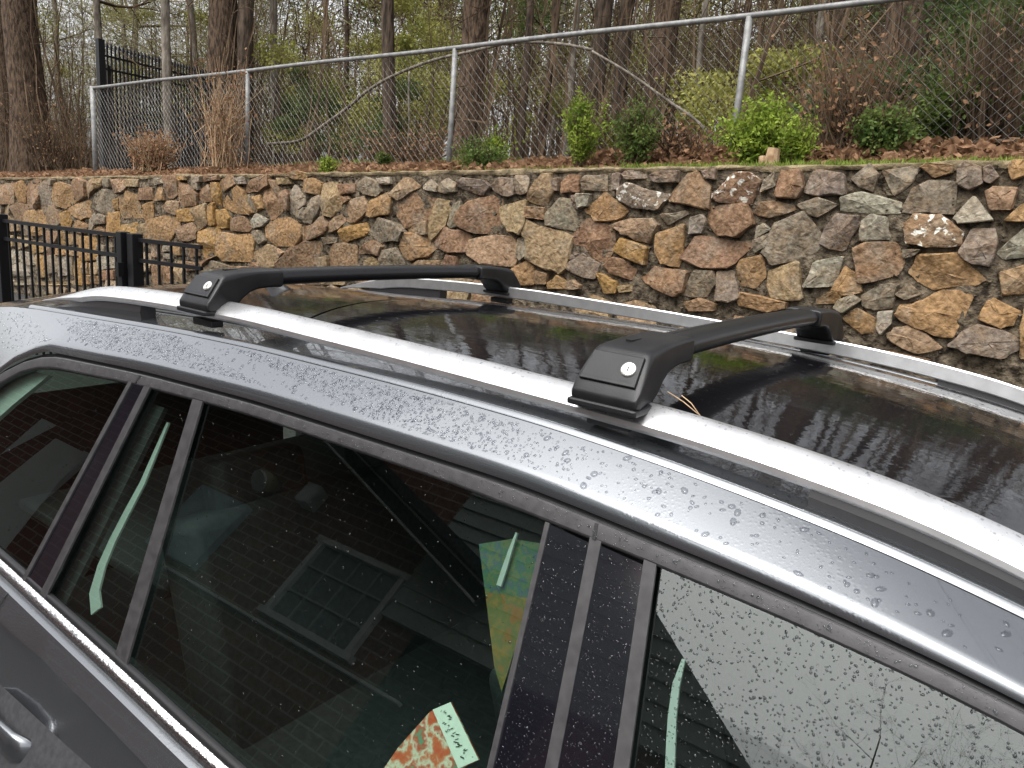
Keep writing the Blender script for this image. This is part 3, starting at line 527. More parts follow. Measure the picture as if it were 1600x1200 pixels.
# more trees of the same wood, further back
r = np.random.default_rng(11)
for i in range(46):
    src = protos[i % len(protos)]; px = -250 + 2150 * (i + r.uniform(0, 1)) / 46; Y = r.uniform(13, 34) if px > 350 else r.uniform(9, 16)
    P = onY(px, 200, Y); root = src.copy(); COL.objects.link(root)
    root.location = (P[0], P[1], float(ground_z(P[0], P[1]))); s = r.uniform(1.0, 1.5); root.scale = (s, s, s); root.rotation_euler = (r.normal(0, .03), r.normal(0, .03), r.uniform(0, 6.28))
    root['label'] = 'bare slender tree further back in the wood behind the fence'; root['group'] = 'bare trees further back in the wood'; root['category'] = 'tree'
    for ch in src.children:
        c = ch.copy(); COL.objects.link(c); c.parent = root
# brush and saplings too many to count
def fan(n, pxr, Yr, r):
    px = r.uniform(*pxr, n); Y = r.uniform(*Yr, n); Q = np.array([onY(a, 200, b) for a, b in zip(px, Y)]); Q[:, 2] = ground_z(Q[:, 0], Q[:, 1]); return Q
mb = MB(); r = np.random.default_rng(21)
Q = np.concatenate([fan(300, (-200, 130), (5.6, 15), r), fan(260, (100, 450), (9.5, 18), r), fan(900, (300, 1900), (6, 30), r)])
n = len(Q); d = perp(n, r) * .22 + [0, 0, 1]; d /= np.linalg.norm(d, axis=1, keepdims=True); L = r.uniform(1.2, 5.2, n)
P, R = grow(Q, d, L, .006 + L * .0042, 8, r, 0, .045, .25); mb.tubes(P, R, 4)
def kids(P, R, nk, ls, K, sp, lift=.1):
    N, KK, _ = P.shape; tt = r.uniform(.12, 1, (N, nk)); ix = tt * (KK - 1); i0 = np.minimum(ix.astype(int), KK - 2); fr = (ix - i0)[..., None]; a = np.arange(N)[:, None]
    p = P[a, i0] * (1 - fr) + P[a, i0 + 1] * fr; par = P[a, i0 + 1] - P[a, i0]; par /= np.linalg.norm(par, axis=2, keepdims=True) + 1e-9
    dd = par * .6 + perp(N * nk, r).reshape(N, nk, 3) * sp; dd /= np.linalg.norm(dd, axis=2, keepdims=True)
    ln = np.linalg.norm(P[:, -1] - P[:, 0], axis=1)[:, None] * ls * r.uniform(.4, 1.2, (N, nk))
    P2, R2 = grow(p.reshape(-1, 3), dd.reshape(-1, 3), ln.ravel(), np.maximum(R[a, i0].ravel() * .5, .0028), K, r, lift, .16, .35); mb.tubes(P2, R2, 3); return P2, R2
P2, R2 = kids(P, R, 9, .26, 4, .7); tips = P2[:, -1]
P3, R3 = kids(P2[::2], R2[::2], 3, .5, 3, .8)
tag(mb.build('woodland_brush', MAT['twig']), 'dense brown tangle of saplings and twigs filling the wood', 'brush', kind='stuff')
# far wood closing the view
mb = MB(); r = np.random.default_rng(22); Q = fan(520, (-400, 2200), (24, 70), r); n = len(Q); L = r.uniform(5.5, 10, n)
d = perp(n, r) * .06 + [0, 0, 1]; P, R = grow(Q, d, L, r.uniform(.05, .2, n), 6, r, 0, .02, .3); mb.tubes(P, R, 5); P2, R2 = kids(P, R, 14, .22, 4, .8); P3, R3 = kids(P2, R2, 3, .5, 3, .8)
far_tips = P2[:, -1]
tag(mb.build('far_wood', MAT['twig']), 'far grey brown wood seen through the nearer trunks', 'woodland', kind='stuff')
# leaves: fresh spring green in the understorey, evergreen masses
def clumps(C, rad, n, size, mb, **kw):
    C = np.asarray(C); rad = np.asarray(rad)
    i = rng.integers(0, len(C), n); g = rng.normal(size=(n, 3)); g /= np.linalg.norm(g, axis=1, keepdims=True); g *= rng.uniform(0, 1, (n, 1)) ** .45
    mb.leaves(C[i] + g * rad[i][:, None] * [1, 1, .7], size, **kw)
def pxcl(n, xr, yr, Yr, rr_, r):
    C = np.array([onY(r.uniform(*xr), r.uniform(*yr), r.uniform(*Yr)) for _ in range(n)]); return C, r.uniform(*rr_, n)
r = np.random.default_rng(31); mb = MB()
C, q = pxcl(42, (430, 720), (60, 225), (9, 20), (.25, .75), r); clumps(C, q, 22000, .08, mb)
C, q = pxcl(30, (400, 700), (40, 220), (10, 18), (.3, .8), r); clumps(C, q, 14000, .08, mb)
C, q = pxcl(26, (560, 900), (-60, 140), (12, 24), (.3, .9), r); clumps(C, q, 11000, .10, mb)
C, q = pxcl(30, (-40, 330), (-60, 220), (9, 17), (.25, .8), r); clumps(C, q, 7000, .09, mb)
C, q = pxcl(26, (760, 1330), (90, 225), (6, 14), (.15, .5), r); clumps(C, q, 12000, .055, mb)
C, q = pxcl(60, (-100, 1700), (20, 200), (24, 48), (.8, 2.2), r); clumps(C, q, 36000, .17, mb)
C, q = pxcl(60, (-100, 1700), (-70, 70), (22, 44), (.7, 1.9), r); clumps(C, q, 40000, .13, mb)
tag(mb.build('spring_foliage', MAT['spring']), 'yellow green spring leaves scattered through the understorey', 'foliage', kind='stuff')
mb = MB()
C, q = pxcl(46, (1400, 1720), (-20, 215), (5.6, 9), (.2, .55), r); clumps(C, q, 24000, .06, mb)
C, q = pxcl(16, (1250, 1420), (120, 215), (5.0, 7.5), (.12, .35), r); clumps(C, q, 6000, .05, mb)
C, q = pxcl(20, (430, 640), (110, 235), (8, 13), (.2, .5), r); clumps(C, q, 9000, .07, mb)
C, q = pxcl(14, (760, 900), (-40, 60), (14, 20), (.5, 1.2), r); clumps(C, q, 5000, .1, mb)
C, q = pxcl(50, (-100, 1800), (-60, 190), (26, 46), (.8, 2.0), r); clumps(C, q, 24000, .17, mb)
tag(mb.build('evergreen_foliage', MAT['pine']), 'dull green evergreen leaves of the thicket behind the fence', 'foliage', kind='stuff')
# fine far twigs, thick at eye height and thinning out above
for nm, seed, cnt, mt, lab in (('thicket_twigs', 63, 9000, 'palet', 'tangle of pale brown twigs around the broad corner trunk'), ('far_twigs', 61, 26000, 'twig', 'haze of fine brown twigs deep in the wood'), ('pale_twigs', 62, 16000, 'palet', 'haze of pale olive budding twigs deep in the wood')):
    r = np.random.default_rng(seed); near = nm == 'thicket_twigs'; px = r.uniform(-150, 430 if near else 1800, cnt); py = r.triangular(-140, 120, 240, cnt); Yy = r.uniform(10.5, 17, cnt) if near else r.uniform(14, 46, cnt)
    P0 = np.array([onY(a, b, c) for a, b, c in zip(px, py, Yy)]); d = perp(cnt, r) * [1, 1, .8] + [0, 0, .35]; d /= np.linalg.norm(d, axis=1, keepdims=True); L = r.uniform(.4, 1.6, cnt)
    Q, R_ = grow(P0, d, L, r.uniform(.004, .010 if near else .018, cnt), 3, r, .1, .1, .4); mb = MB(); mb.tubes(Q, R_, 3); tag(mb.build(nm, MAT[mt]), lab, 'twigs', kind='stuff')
# leaf litter, grass
mb = MB(); n = 26000; x = rng.uniform(-20, 4, n); y = 3.9 + rng.uniform(0, 1, n) ** 1.6 * 8
z = ground_z(x, y) + .015 + rng.uniform(0, .04, n) + .09 * (np.sin(x * 2.3) * np.sin(x * .9 + 1) > .2) * np.exp(-((y - 4.7) / .35) ** 2) * rng.uniform(0, 1, n)
mb.leaves(np.stack([x, y, z], 1), .085, flat=.6, aspect=1.3)
n = 7000; x = rng.uniform(-3.6, 2.5, n); y = rng.uniform(4.1, 5.1, n); z = ground_z(x, y) + rng.uniform(0, .17, n) * np.exp(-((y - 4.6) / .3) ** 2); mb.leaves(np.stack([x, y, z], 1), .085, flat=.5, aspect=1.3)
n = 5000; x = rng.uniform(-14, -3.6, n); y = rng.uniform(3.95, 4.8, n); z = ground_z(x, y) + rng.uniform(0, .10, n); mb.leaves(np.stack([x, y, z], 1), .08, flat=.5, aspect=1.3)
tag(mb.build('leaf_litter', MAT['drylf']), 'brown fallen oak leaves carpeting the ground above the wall', 'leaves', kind='stuff')
def blades(xr, yr, n, h, mb, z0=None, lean=.35):
    x = rng.uniform(*xr, n); y = rng.uniform(*yr, n); z = ground_z(x, y) - .01 if z0 is None else z0(x) ; az = rng.uniform(0, 2 * pi, n); hh = h * rng.uniform(.4, 1.2, n)
    b = np.stack([x, y, z], 1); s = np.stack([np.cos(az), np.sin(az), 0 * az], 1); tip = b + np.stack([rng.normal(0, lean, n), rng.normal(0, lean, n), np.ones(n)], 1) * hh[:, None]
    w = .0045 + hh * .02; mid = (b + tip) / 2 + [0, 0, .01]
    V = np.stack([b - s * w[:, None], b + s * w[:, None], mid * .5 + tip * .5 + s * w[:, None] * .3, tip], 1); mb.addq(V.reshape(-1, 3), np.arange(4 * n).reshape(n, 4))
mb = MB(); cap = lambda x: wall_top(x) - .012
blades((-4.2, .8), (3.72, 4.15), 3200, .07, mb); blades((-2.8, .5), (3.60, 3.9), 2600, .04, mb, cap); blades((-6.6, -3.0), (3.8, 4.3), 3500, .06, mb); blades((-14, -6), (3.8, 4.4), 1800, .06, mb); blades((-9, -5.5), (5.0, 6.5), 2500, .12, mb)
tag(mb.build('grass', MAT['grass']), 'short bright grass and weeds along the top of the wall', 'grass', kind='stuff')
# shrubs
def shrub(name, px, py, Y, wpx, hpx, mat, label, n, size, seed, stems=26, feather=False, bare=30):
    r = np.random.default_rng(seed); P = onY(px, py, Y); k = depth_of(P) / F; w, h = wpx * k / 2, hpx * k
    root = empty(name, P); tag(root, label, 'shrub')
    sm, lm = MB(), MB(); az = r.uniform(0, 2 * pi, stems); out = r.uniform(.05, 1, stems)
    d = np.stack([np.cos(az) * out * w, np.sin(az) * out * w * .7, h * (1 - .45 * out ** 2) * r.uniform(.7, 1, stems)], 1); L = np.linalg.norm(d, axis=1)
    Q, R = grow(np.zeros((stems, 3)) + r.normal(0, .02, (stems, 3)), d / L[:, None], L, np.full(stems, .006), 6, r, .0, .07, .3); sm.tubes(Q, R, 4)
    d2 = perp(bare, r) * .5 + [0, 0, .8]; d2 /= np.linalg.norm(d2, axis=1, keepdims=True); Q2, R2 = grow(Q[r.integers(0, stems, bare), 3], d2, h * r.uniform(.3, .8, bare), np.full(bare, .003), 4, r, 0, .08, .4); sm.tubes(Q2, R2, 3)
    i = r.integers(0, stems, n); wt = r.uniform(.15, 1, stems) ** 1.5; i = r.choice(stems, n, p=wt / wt.sum()); t = r.uniform(.2, 1.04, n) * 5; a = np.minimum(t.astype(int), 4); fr = (t - a)[:, None]
    C = Q[i, a] * (1 - fr) + Q[i, a + 1] * fr; sp = (w * .16) * (.5 if feather else 1)
    lm.leaves(C + r.normal(0, sp, (n, 3)) * [1, 1, .8], size)
    for q, nm, mt in ((sm, 'stems', 'twig'), (lm, 'leaves', mat)):
        o = q.build(nm, MAT[mt]); o.parent = root
shrub('green_shrub', 1188, 258, 4.15, 170, 95, 'shrub', 'widest bright green shrub under the fence post above the wall', 5200, .035, 1, 60)
shrub('green_shrub', 1243, 252, 3.95, 62, 58, 'shrub', 'small lime green bush at the foot of the widest shrub beside a stump', 1900, .03, 2, 30)
shrub('green_shrub', 905, 262, 4.2, 88, 120, 'shrub', 'tall feathery green shrub like a small conifer above the wall', 3600, .03, 3, 44, True)
shrub('green_shrub', 990, 258, 4.3, 90, 100, 'shrubd', 'dull olive shrub beside the tall feathery one', 2400, .035, 4, 40)
shrub('green_shrub', 745, 272, 4.2, 110, 48, 'shrubd', 'low spreading green shrub below a fence post', 2600, .03, 5, 44)
shrub('green_shrub', 770, 262, 4.5, 60, 60, 'shrub', 'fresh green shrub rising behind the low spreading one', 1200, .03, 6, 26)
shrub('green_shrub', 512, 276, 4.0, 44, 30, 'shrub', 'little green tuft by the orange stone on the wall top', 900, .025, 7, 26)
shrub('green_shrub', 1375, 245, 4.5, 120, 75, 'shrubd', 'dark green shrub under the vine covered trunk', 3000, .035, 8, 46)
shrub('green_shrub', 1470, 235, 5.2, 160, 120, 'shrubd', 'large dim evergreen bush behind the wire mesh', 4200, .045, 9, 50)
shrub('green_shrub', 600, 262, 4.5, 34, 26, 'shrubd', 'tiny yellowish weed clump in the leaf litter', 600, .03, 10, 20)
def drybush(px, py, Y, wpx, hpx, n, label, seed, mat='straw', name='dry_bush', leaves=500):
    r = np.random.default_rng(seed); P = onY(px, py, Y); k = depth_of(P) / F; w, h = wpx * k / 2, hpx * k
    root = empty(name, P); tag(root, label, 'bush'); sm, lm = MB(), MB(); az = r.uniform(0, 2 * pi, n); out = r.uniform(0, 1, n) ** .7
    d = np.stack([np.cos(az) * out * w, np.sin(az) * out * w * .7, h * r.uniform(.45, 1, n)], 1); L = np.linalg.norm(d, axis=1)
    b = np.stack([r.normal(0, w * .25, n), r.normal(0, w * .2, n), np.zeros(n)], 1)
    Q, R = grow(b, d / L[:, None], L, np.full(n, .0075), 7, r, 0, .05, .3); sm.tubes(Q, R, 4)
    base = Q[:, 3]; dd = perp(n, r) * .6 + [0, 0, .8]; dd /= np.linalg.norm(dd, axis=1, keepdims=True)
    Q2, R2 = grow(base, dd, L * .45, np.full(n, .004), 4, r, 0, .08, .4); sm.tubes(Q2, R2, 3)
    C = Q[r.integers(0, n, leaves), r.integers(1, 7, leaves)] + r.normal(0, .04, (leaves, 3)); lm.leaves(C, .05)
    for q, nm, mt in ((sm, 'stems', mat), (lm, 'leaves', 'drylf')):
        o = q.build(nm, MAT[mt]); o.parent = root
drybush(345, 262, 4.25, 130, 165, 62, 'tall dry brown bush of upright stems in front of the wire fence', 51)
drybush(238, 268, 4.15, 90, 60, 120, 'low heap of dry curled stems and leaves by the wire fence corner', 52, leaves=1500)
drybush(1065, 258, 4.6, 120, 70, 60, 'thin brown twiggy bush between the olive and bright green shrubs', 53, 'twig')
drybush(1320, 250, 4.7, 180, 190, 120, 'broad tangle of bare brown vines before the massive trunk', 54, 'twig', leaves=900)
drybush(1540, 225, 5.1, 200, 220, 110, 'bare vine tangle among evergreen leaves behind the wire mesh', 55, 'twig', leaves=200)
drybush(90, 262, 5.6, 150, 110, 90, 'arching bare briars at the foot of the broad corner trunk', 56, 'twig', leaves=300)
drybush(640, 262, 5.3, 220, 60, 90, 'low brown briars behind the fence under the dead branch', 57, 'twig', leaves=900)
# dead branches leaning behind the fence
def branch(pts, Y, w0, w1, label, name='dead_branch'):
    P = np.array([onY(a, b, Y) for a, b in pts]); n = len(P); t = np.linspace(0, n - 1, n * 5); Q = np.stack([np.interp(t, np.arange(n), P[:, i]) for i in range(3)], 1)
    k = np.ones(5) / 5; Qs = Q.copy()
    for i in range(3): Qs[2:-2, i] = np.convolve(Q[:, i], k, 'valid')
    kk = depth_of(P[n // 2]) / F / 2; mb = MB(); mb.tubes(Qs, np.linspace(w0, w1, len(Qs)) * kk, 7, True)
    tag(mb.build(name, MAT['barkg'], None, True), label, 'branch')
branch([(418, 225), (470, 222), (500, 200), (545, 168), (575, 140), (620, 115), (680, 92), (740, 80), (800, 64), (880, 68), (925, 78)] , 5.0, 6, 4, 'long pale dead branch leaning in an arc against the fence')
branch([(640, 112), (638, 150), (640, 190), (636, 235)], 4.95, 4, 2, 'short upright dead stick hanging from the long branch')
branch([(925, 80), (985, 115), (1040, 155), (1085, 185), (1112, 212)], 5.0, 4, 5, 'dead brown limb slanting down to the bright green shrub')
mb = MB(); P = onY(1205, 258, 3.85); mb.tubes([[P + [0, 0, -.05], P + [0, 0, .05], P + [.005, 0, .11]]], [[.055, .045, .042]], 9, True); mb.tubes([[P + [-.07, .02, -.05], P + [-.07, .02, .03], P + [-.075, .02, .06]]], [[.03, .026, .022]], 7, True)
tag(mb.build('tree_stump', MAT['straw']), 'small cut tree stump beside the lime green bush', 'stump')
mb = MB(); a, b = onY(1440, 238, 4.75), onY(1640, 222, 4.75); mb.tubes([[a, (a + b) / 2 + [0, 0, .03], b]], [[.022, .025, .02]], 9, True)
tag(mb.build('fallen_log', MAT['bark'], None, True), 'fallen log lying along the bottom of the wire mesh', 'log')

for i, (x, y, sc) in enumerate(((-.75, -9.0, .36), (.15, -9.6, .42), (.9, -10.2, .46))):
    src = protos[i % len(protos)]; root = src.copy(); COL.objects.link(root); root.location = (x, y, 0); root.scale = (sc, sc, sc); root.rotation_euler = (0, 0, i * 2.1)
    root['label'] = 'small bare tree beyond the end of the brick house'; root['group'] = 'bare trees beyond the house'; root['category'] = 'tree'
    for ch in src.children:
        c = ch.copy(); COL.objects.link(c); c.parent = root
# ================================================================ HOUSE behind the camera (seen mirrored in the car's glass)
HY = -3.5
house = empty('brick_house', (-4, HY, 0)); tag(house, 'red brick house with white trim facing the car', 'house')
mb = MB(); mb.box((-5.4, HY - .15, 1.6), (7.4, .3, 3.2)); mb.build('brick_wall', MAT['brick'], house)
wx0, wx1, wz0, wz1 = -3.66, -2.93, 1.70, 2.26
mb = MB(); mb.box(((wx0 + wx1) / 2, HY + .006, (wz0 + wz1) / 2), (wx1 - wx0, .02, wz1 - wz0)); win = mb.build('window', MAT['windowh'], house)
mb = MB()
for x in (wx0, wx1): mb.box((x, HY + .03, (wz0 + wz1) / 2), (.04, .05, wz1 - wz0 + .04))
for z in (wz0, wz1): mb.box(((wx0 + wx1) / 2, HY + .032, z), (wx1 - wx0 + .10, .06, .04))
mb.build('window_frame', MAT['housetrim'], win)
mb = MB()
for i in (1, 2, 3): mb.box((wx0 + (wx1 - wx0) * i / 4, HY + .022, (wz0 + wz1) / 2), (.012, .02, wz1 - wz0))
for i in (1, 2): mb.box(((wx0 + wx1) / 2, HY + .024, wz0 + (wz1 - wz0) * i / 3), (wx1 - wx0, .02, .012))
mb.build('muntin', MAT['siding'], win)
mb = MB(); mb.box((-3.6, HY + .02, 1.63), (2.3, .04, .018)); mb.build('ledge', MAT['housetrim'], house)
mb = MB(); mb.box((-4.75, HY + .03, 1.98), (.58, .06, .56)); mb.build('panel', MAT['doorb'], house)
mb = MB(); mb.box((-7.0, HY + .03, 1.05), (1.0, .05, 2.1)); mb.build('door', MAT['housetrim'], house)
for nm, x, z in (('flood_light', -4.44, 2.38),):
    mb = MB(); mb.tubes([[(x, HY + .02, z + .12), (x, HY + .1, z + .08), (x, HY + .16, z + .04)]], [[.05, .07, .09]], 14, True); fl = mb.build('flood_light', MAT['tanmetal'], house, True)
    mb = MB(); mb.tubes([[(x, HY + .155, z + .045), (x, HY + .165, z + .035), (x, HY + .17, z + .03)]], [[.08, .08, .08]], 16, True); mb.build('lens', MAT['white'], fl)
mb = MB(); mb.box((-4.02, HY + .06, 2.5), (.14, .12, .16)); bevel(mb.build('junction_box', MAT['white'], house), .01)
# sloping porch roof edge with white rake boards
sl_ = np.array([2.2, 0, -.74]); sl_ /= np.linalg.norm(sl_); a_, b_ = np.array([-5.3, -3.2, 3.26]), np.array([-2.25, -3.2, 2.20])
for dz_ in (0, .105):
    mb = MB(); bar_between(mb, a_ + [0, 0, dz_], b_ + [0, 0, dz_], .03, .014); mb.build('gutter_lip', MAT['housetrim'], house)
mb = MB(); bar_between(mb, a_ + [0, -.02, .05], b_ + [0, -.02, .05], .03, .09); mb.build('gutter', MAT['roofing'], house)
mb = MB(); bar_between(mb, a_ + [.0, -.14, .14], b_ + [0, -.14, .14], .52, .06); mb.build('porch_roof', MAT['roofing'], house)
mb = MB(); mb.add([(-9.1, HY - .02, 3.2), (-2.62, HY - .02, 2.3), (-2.62, HY - .02, 4.6), (-5.5, HY - .02, 5.2), (-9.1, HY - .02, 4.4)], [(0, 1, 2, 3, 4)]); mb.build('upper_wall', MAT['roofing'], house)
n = 24
for i in range(n):
    z0 = 2.0 + i * .105; x1 = -.88 - (z0 - 2.23) * 1.34
    if z0 > 3.6: break
    mb = MB(); mb.add([(-2.9, HY + .05, z0), (x1, HY + .05, z0), (x1 - .161, HY + .032, z0 + .12), (-2.9, HY + .032, z0 + .12), (-2.9, HY, z0), (x1, HY, z0)], [(0, 1, 2, 3), (4, 5, 1, 0)]); mb.build('siding_board', MAT['siding'], house)
mb = MB(); mb.box((-1.55, HY - .1, 1.02), (2.2, .2, 2.04)); mb.build('brick_pier', MAT['brick'], house)
mb = MB(); mb.add([(-9.3, -3.1, 3.1), (-9.3, -9, 6.5), (-1.4, -9, 6.5), (-5.6, -3.5, 5.2)], [(0, 1, 2, 3)]); mb.build('main_roof', MAT['roofing'], house)
mb = MB(); mb.box((-5.9, -6.3, 1.6), (6.3, 5.0, 3.15)); mb.build('rear_mass', MAT['siding'], house)
mb = MB(); mb.box((-6.9, HY + .38, 3.02), (4.2, .8, .06)); mb.build('soffit', MAT['roofing'], house)
# ================================================================ CAR
car = empty('station_wagon', (-.6, 0, 0)); tag(car, 'wet dark grey estate car with silver roof rails and black glass roof', 'car')
NRM = np.array([0, -.8858, .4640])
def taper(X): X = np.asarray(X, float); return .10 * np.maximum(0, -(X + 2.05)) ** 1.5 + .14 * np.maximum(0, X - .25) ** 1.6
def side(X, z, off=0.0, sg=-1):
    X, z = np.broadcast_arrays(np.asarray(X, float), np.asarray(z, float)); y = -.86 + (z - .98) * .5238 + taper(X)
    P = np.stack([X, y, z], -1) + NRM * np.asarray(off)[..., None] if np.ndim(off) else np.stack([X, y, z], -1) + NRM * off
    if sg > 0: P = P * np.array([1, -1, 1])
    return P
def onSide(px, py, off=0.0):
    P0 = np.array([0, -.86, .98]) + NRM * off; rr_ = ray(px, py); return CAM + rr_ * (NRM @ (P0 - CAM)) / (NRM @ rr_)
def mir(P, sg): return P if sg < 0 else np.asarray(P) * np.array([1, -1, 1])
def loft(name, curves, mat, parent=car, sm=True, sg=-1):
    C = np.stack([mir(np.asarray(c), sg) for c in curves], 1); mb = MB(); mb.add(C.reshape(-1, 3), grid_faces(C.shape[0], C.shape[1], sg > 0)); return mb.build(name, mat, parent, sm)
zc = smooth_fn([-2.9, -2.75, -2.5, -2.29, -1.8, -1.53, -1.25, -.84, -.566, -.377, -.246, -.136, -.038, .023, .15, .3], [1.30, 1.345, 1.385, 1.412, 1.440, 1.455, 1.464, 1.467, 1.463, 1.451, 1.438, 1.425, 1.408, 1.395, 1.365, 1.32], .06)
zg = smooth_fn([-1.94, -1.54, -1.16, -.57, -.44, -.32, -.21, -.08, .036, .3, .6, .95], [1.352, 1.376, 1.388, 1.391, 1.384, 1.377, 1.371, 1.360, 1.347, 1.30, 1.20, 1.0], .05)
zt = smooth_fn([-2.0, -1.557, -1.314, -1.143, -.666, -.507, -.343, -.136, .04, .3, .6, .95], [1.317, 1.350, 1.361, 1.367, 1.368, 1.362, 1.356, 1.345, 1.328, 1.275, 1.17, .95], .05)
zb = smooth_fn([-2.6, -1.734, -1.612, -1.242, -.966, 0, 1.0], [.985, .962, .956, .939, .924, .885, .86], .05)
def rw(X): X = np.asarray(X, float); return 1 - .05 * (np.maximum(0, -2.2 - X) / .55) ** 2 - .05 * np.maximum(0, X - .1)
def roofP(X, Y, dz=0): return np.stack(np.broadcast_arrays(X, np.asarray(Y) * rw(X), zc(X) + .05 * (1 - (np.asarray(Y) / .58) ** 2) + dz), -1)
xs = np.linspace(-2.78, .3, 110)
loft('roof', [roofP(xs, y) for y in np.linspace(-.575, .575, 31)], MAT['paint'])
loft('headliner', [roofP(xs[8:], y * .97, -.035) for y in np.linspace(-.575, .575, 9)], MAT['interior'])
# black glass roof panel with its seam bowed to the rear
ys = np.linspace(-.455, .455, 31); GR = []
for y in ys:
    x0 = -1.30 - .16 * (1 - (y / .455) ** 2); GR.append(roofP(np.linspace(x0, .2, 90), y, .0035))
loft('roof_glass', GR, MAT['roofglass'])
GR2 = [roofP(np.linspace(-2.15, -1.312 - .16 * (1 - (y / .455) ** 2), 40), y, .003) for y in ys]
loft('rear_roof_panel', GR2, MAT['roofglass'])
for sg in (-1, 1):
    X = np.linspace(-2.1, .2, 80); loft('roof_gasket', [roofP(X, y, d) for y, d in ((-.4635, .001), (-.462, .0045), (-.459, .0045), (-.4565, .001))], MAT['trim'], sg=sg)
    X = np.linspace(-2.25, .1, 80); loft('roof_moulding', [roofP(X, y, d) for y, d in ((-.577, .001), (-.573, .007), (-.563, .008), (-.559, .001))], MAT['paint'], sg=sg)
# body shoulder between roof and door frames, running back into the tail pillar
tx = np.linspace(.3, -1.94, 70); topc = [roofP(np.array(x), -.577) for x in tx]; botc = [side(x, float(zg(x)) + .004) for x in tx]
for xt, xb, zb_ in ((-2.05, -2.00, 1.340), (-2.2, -2.075, 1.308), (-2.35, -2.14, 1.262), (-2.5, -2.21, 1.20), (-2.65, -2.28, 1.13), (-2.78, -2.35, 1.06)):
    topc.append(roofP(np.array(xt), -.577)); botc.append(side(xb, zb_))
for xt, zt_, xb, zb_ in ((-2.84, 1.2, -2.40, 1.01), (-2.88, 1.05, -2.44, .97), (-2.9, .96, -2.48, .94)):
    topc.append(side(xt, zt_)); botc.append(side(xb, zb_))
A_, B_ = np.array(topc), np.array(botc); nsm = 18
C_ = B_ + np.array([0, .007, .021]) ; w_ = np.clip((A_[:, 2:3] - B_[:, 2:3]) / .07, 0, 1); C_ = B_ + (C_ - B_) * w_
def bez(t):                                              # gently crowned upper face, crease, steep lip above the seal
    ts = .78
    if t < ts:
        u = t / ts; ctrl = (A_ + C_) / 2 + np.array([0, -.0012, .0015]); return (1 - u) ** 2 * A_ + 2 * u * (1 - u) * ctrl + u * u * C_
    u = (t - ts) / (1 - ts); ctrl = C_ * .45 + B_ * .55 + np.array([0, -.0035, .001]); return (1 - u) ** 2 * C_ + 2 * u * (1 - u) * ctrl + u * u * B_
SHO = [bez(t) for t in np.linspace(0, 1, nsm)]
for sg in (-1, 1): loft('roof_shoulder', SHO, MAT['paint'], sg=sg, sm=True)
# frame path: outer and inner edge of the window surround
po = [(-2.44, .975), (-2.38, 1.04), (-2.31, 1.11), (-2.24, 1.18), (-2.17, 1.24), (-2.10, 1.292), (-2.03, 1.325)] + [(x, float(zg(x))) for x in np.linspace(-1.94, .95, 60)]
pi_ = [(-2.385, .972), (-2.33, 1.03), (-2.265, 1.095), (-2.205, 1.155), (-2.145, 1.212), (-2.085, 1.262), (-2.03, 1.298)] + [(x, float(zt(x))) for x in np.linspace(-1.94, .95, 60)]
po, pi_ = np.array(po), np.array(pi_)
for i_ in range(2):                                      # soften the corner
    for p in (po, pi_):
        q = p.copy(); q[1:-1] = p[1:-1] * .5 + (p[:-2] + p[2:]) * .25; p[3:14] = q[3:14]
def fr(t, off, sg): 
    p = po + (pi_ - po) * t; return side(p[:, 0], p[:, 1], off, sg)
for sg in (-1, 1):
    mb = MB(); C = np.stack([fr(t, o, sg) for t, o in ((-.22, -.004), (-.10, -.010), (.12, -.008))], 1); mb.add(C.reshape(-1, 3), grid_faces(len(po), 3, sg > 0)); mb.build('door_seal', MAT['rubber'], car, True)
    mb = MB(); C = np.stack([fr(t, o, sg) for t, o in ((.08, -.006), (.12, .002), (.20, .0035), (.5, .004), (.86, .0032), (.95, .001), (1.0, -.008))], 1); mb.add(C.reshape(-1, 3), grid_faces(len(po), 7, sg > 0)); mb.build('window_surround', MAT['trim'], car, 2)
def spoly(name, pts, off, mat, sg=-1, thick=.004, parent=car):
    P = np.array([side(x, z, off, sg) for x, z in pts]); mb = MB(); n = len(P)
    if thick:
        nn = NRM * (1 if sg < 0 else 1) * np.array([1, 1 if sg < 0 else -1, 1]); Q = P - nn * thick; mb.add(np.concatenate([P, Q]), [tuple(range(n)), tuple(range(2 * n - 1, n - 1, -1))] + [(i, n + i, n + (i + 1) % n, (i + 1) % n) for i in range(n)])
    else: mb.add(P, [tuple(range(n))])
    return mb.build(name, mat, parent)
def topn(x0, x1, n=12, d=.004): return [(x, float(zt(x)) + d) for x in np.linspace(x0, x1, n)]
def botn(x0, x1, n=6, d=-.01): return [(x, float(zb(x)) + d) for x in np.linspace(x0, x1, n)]
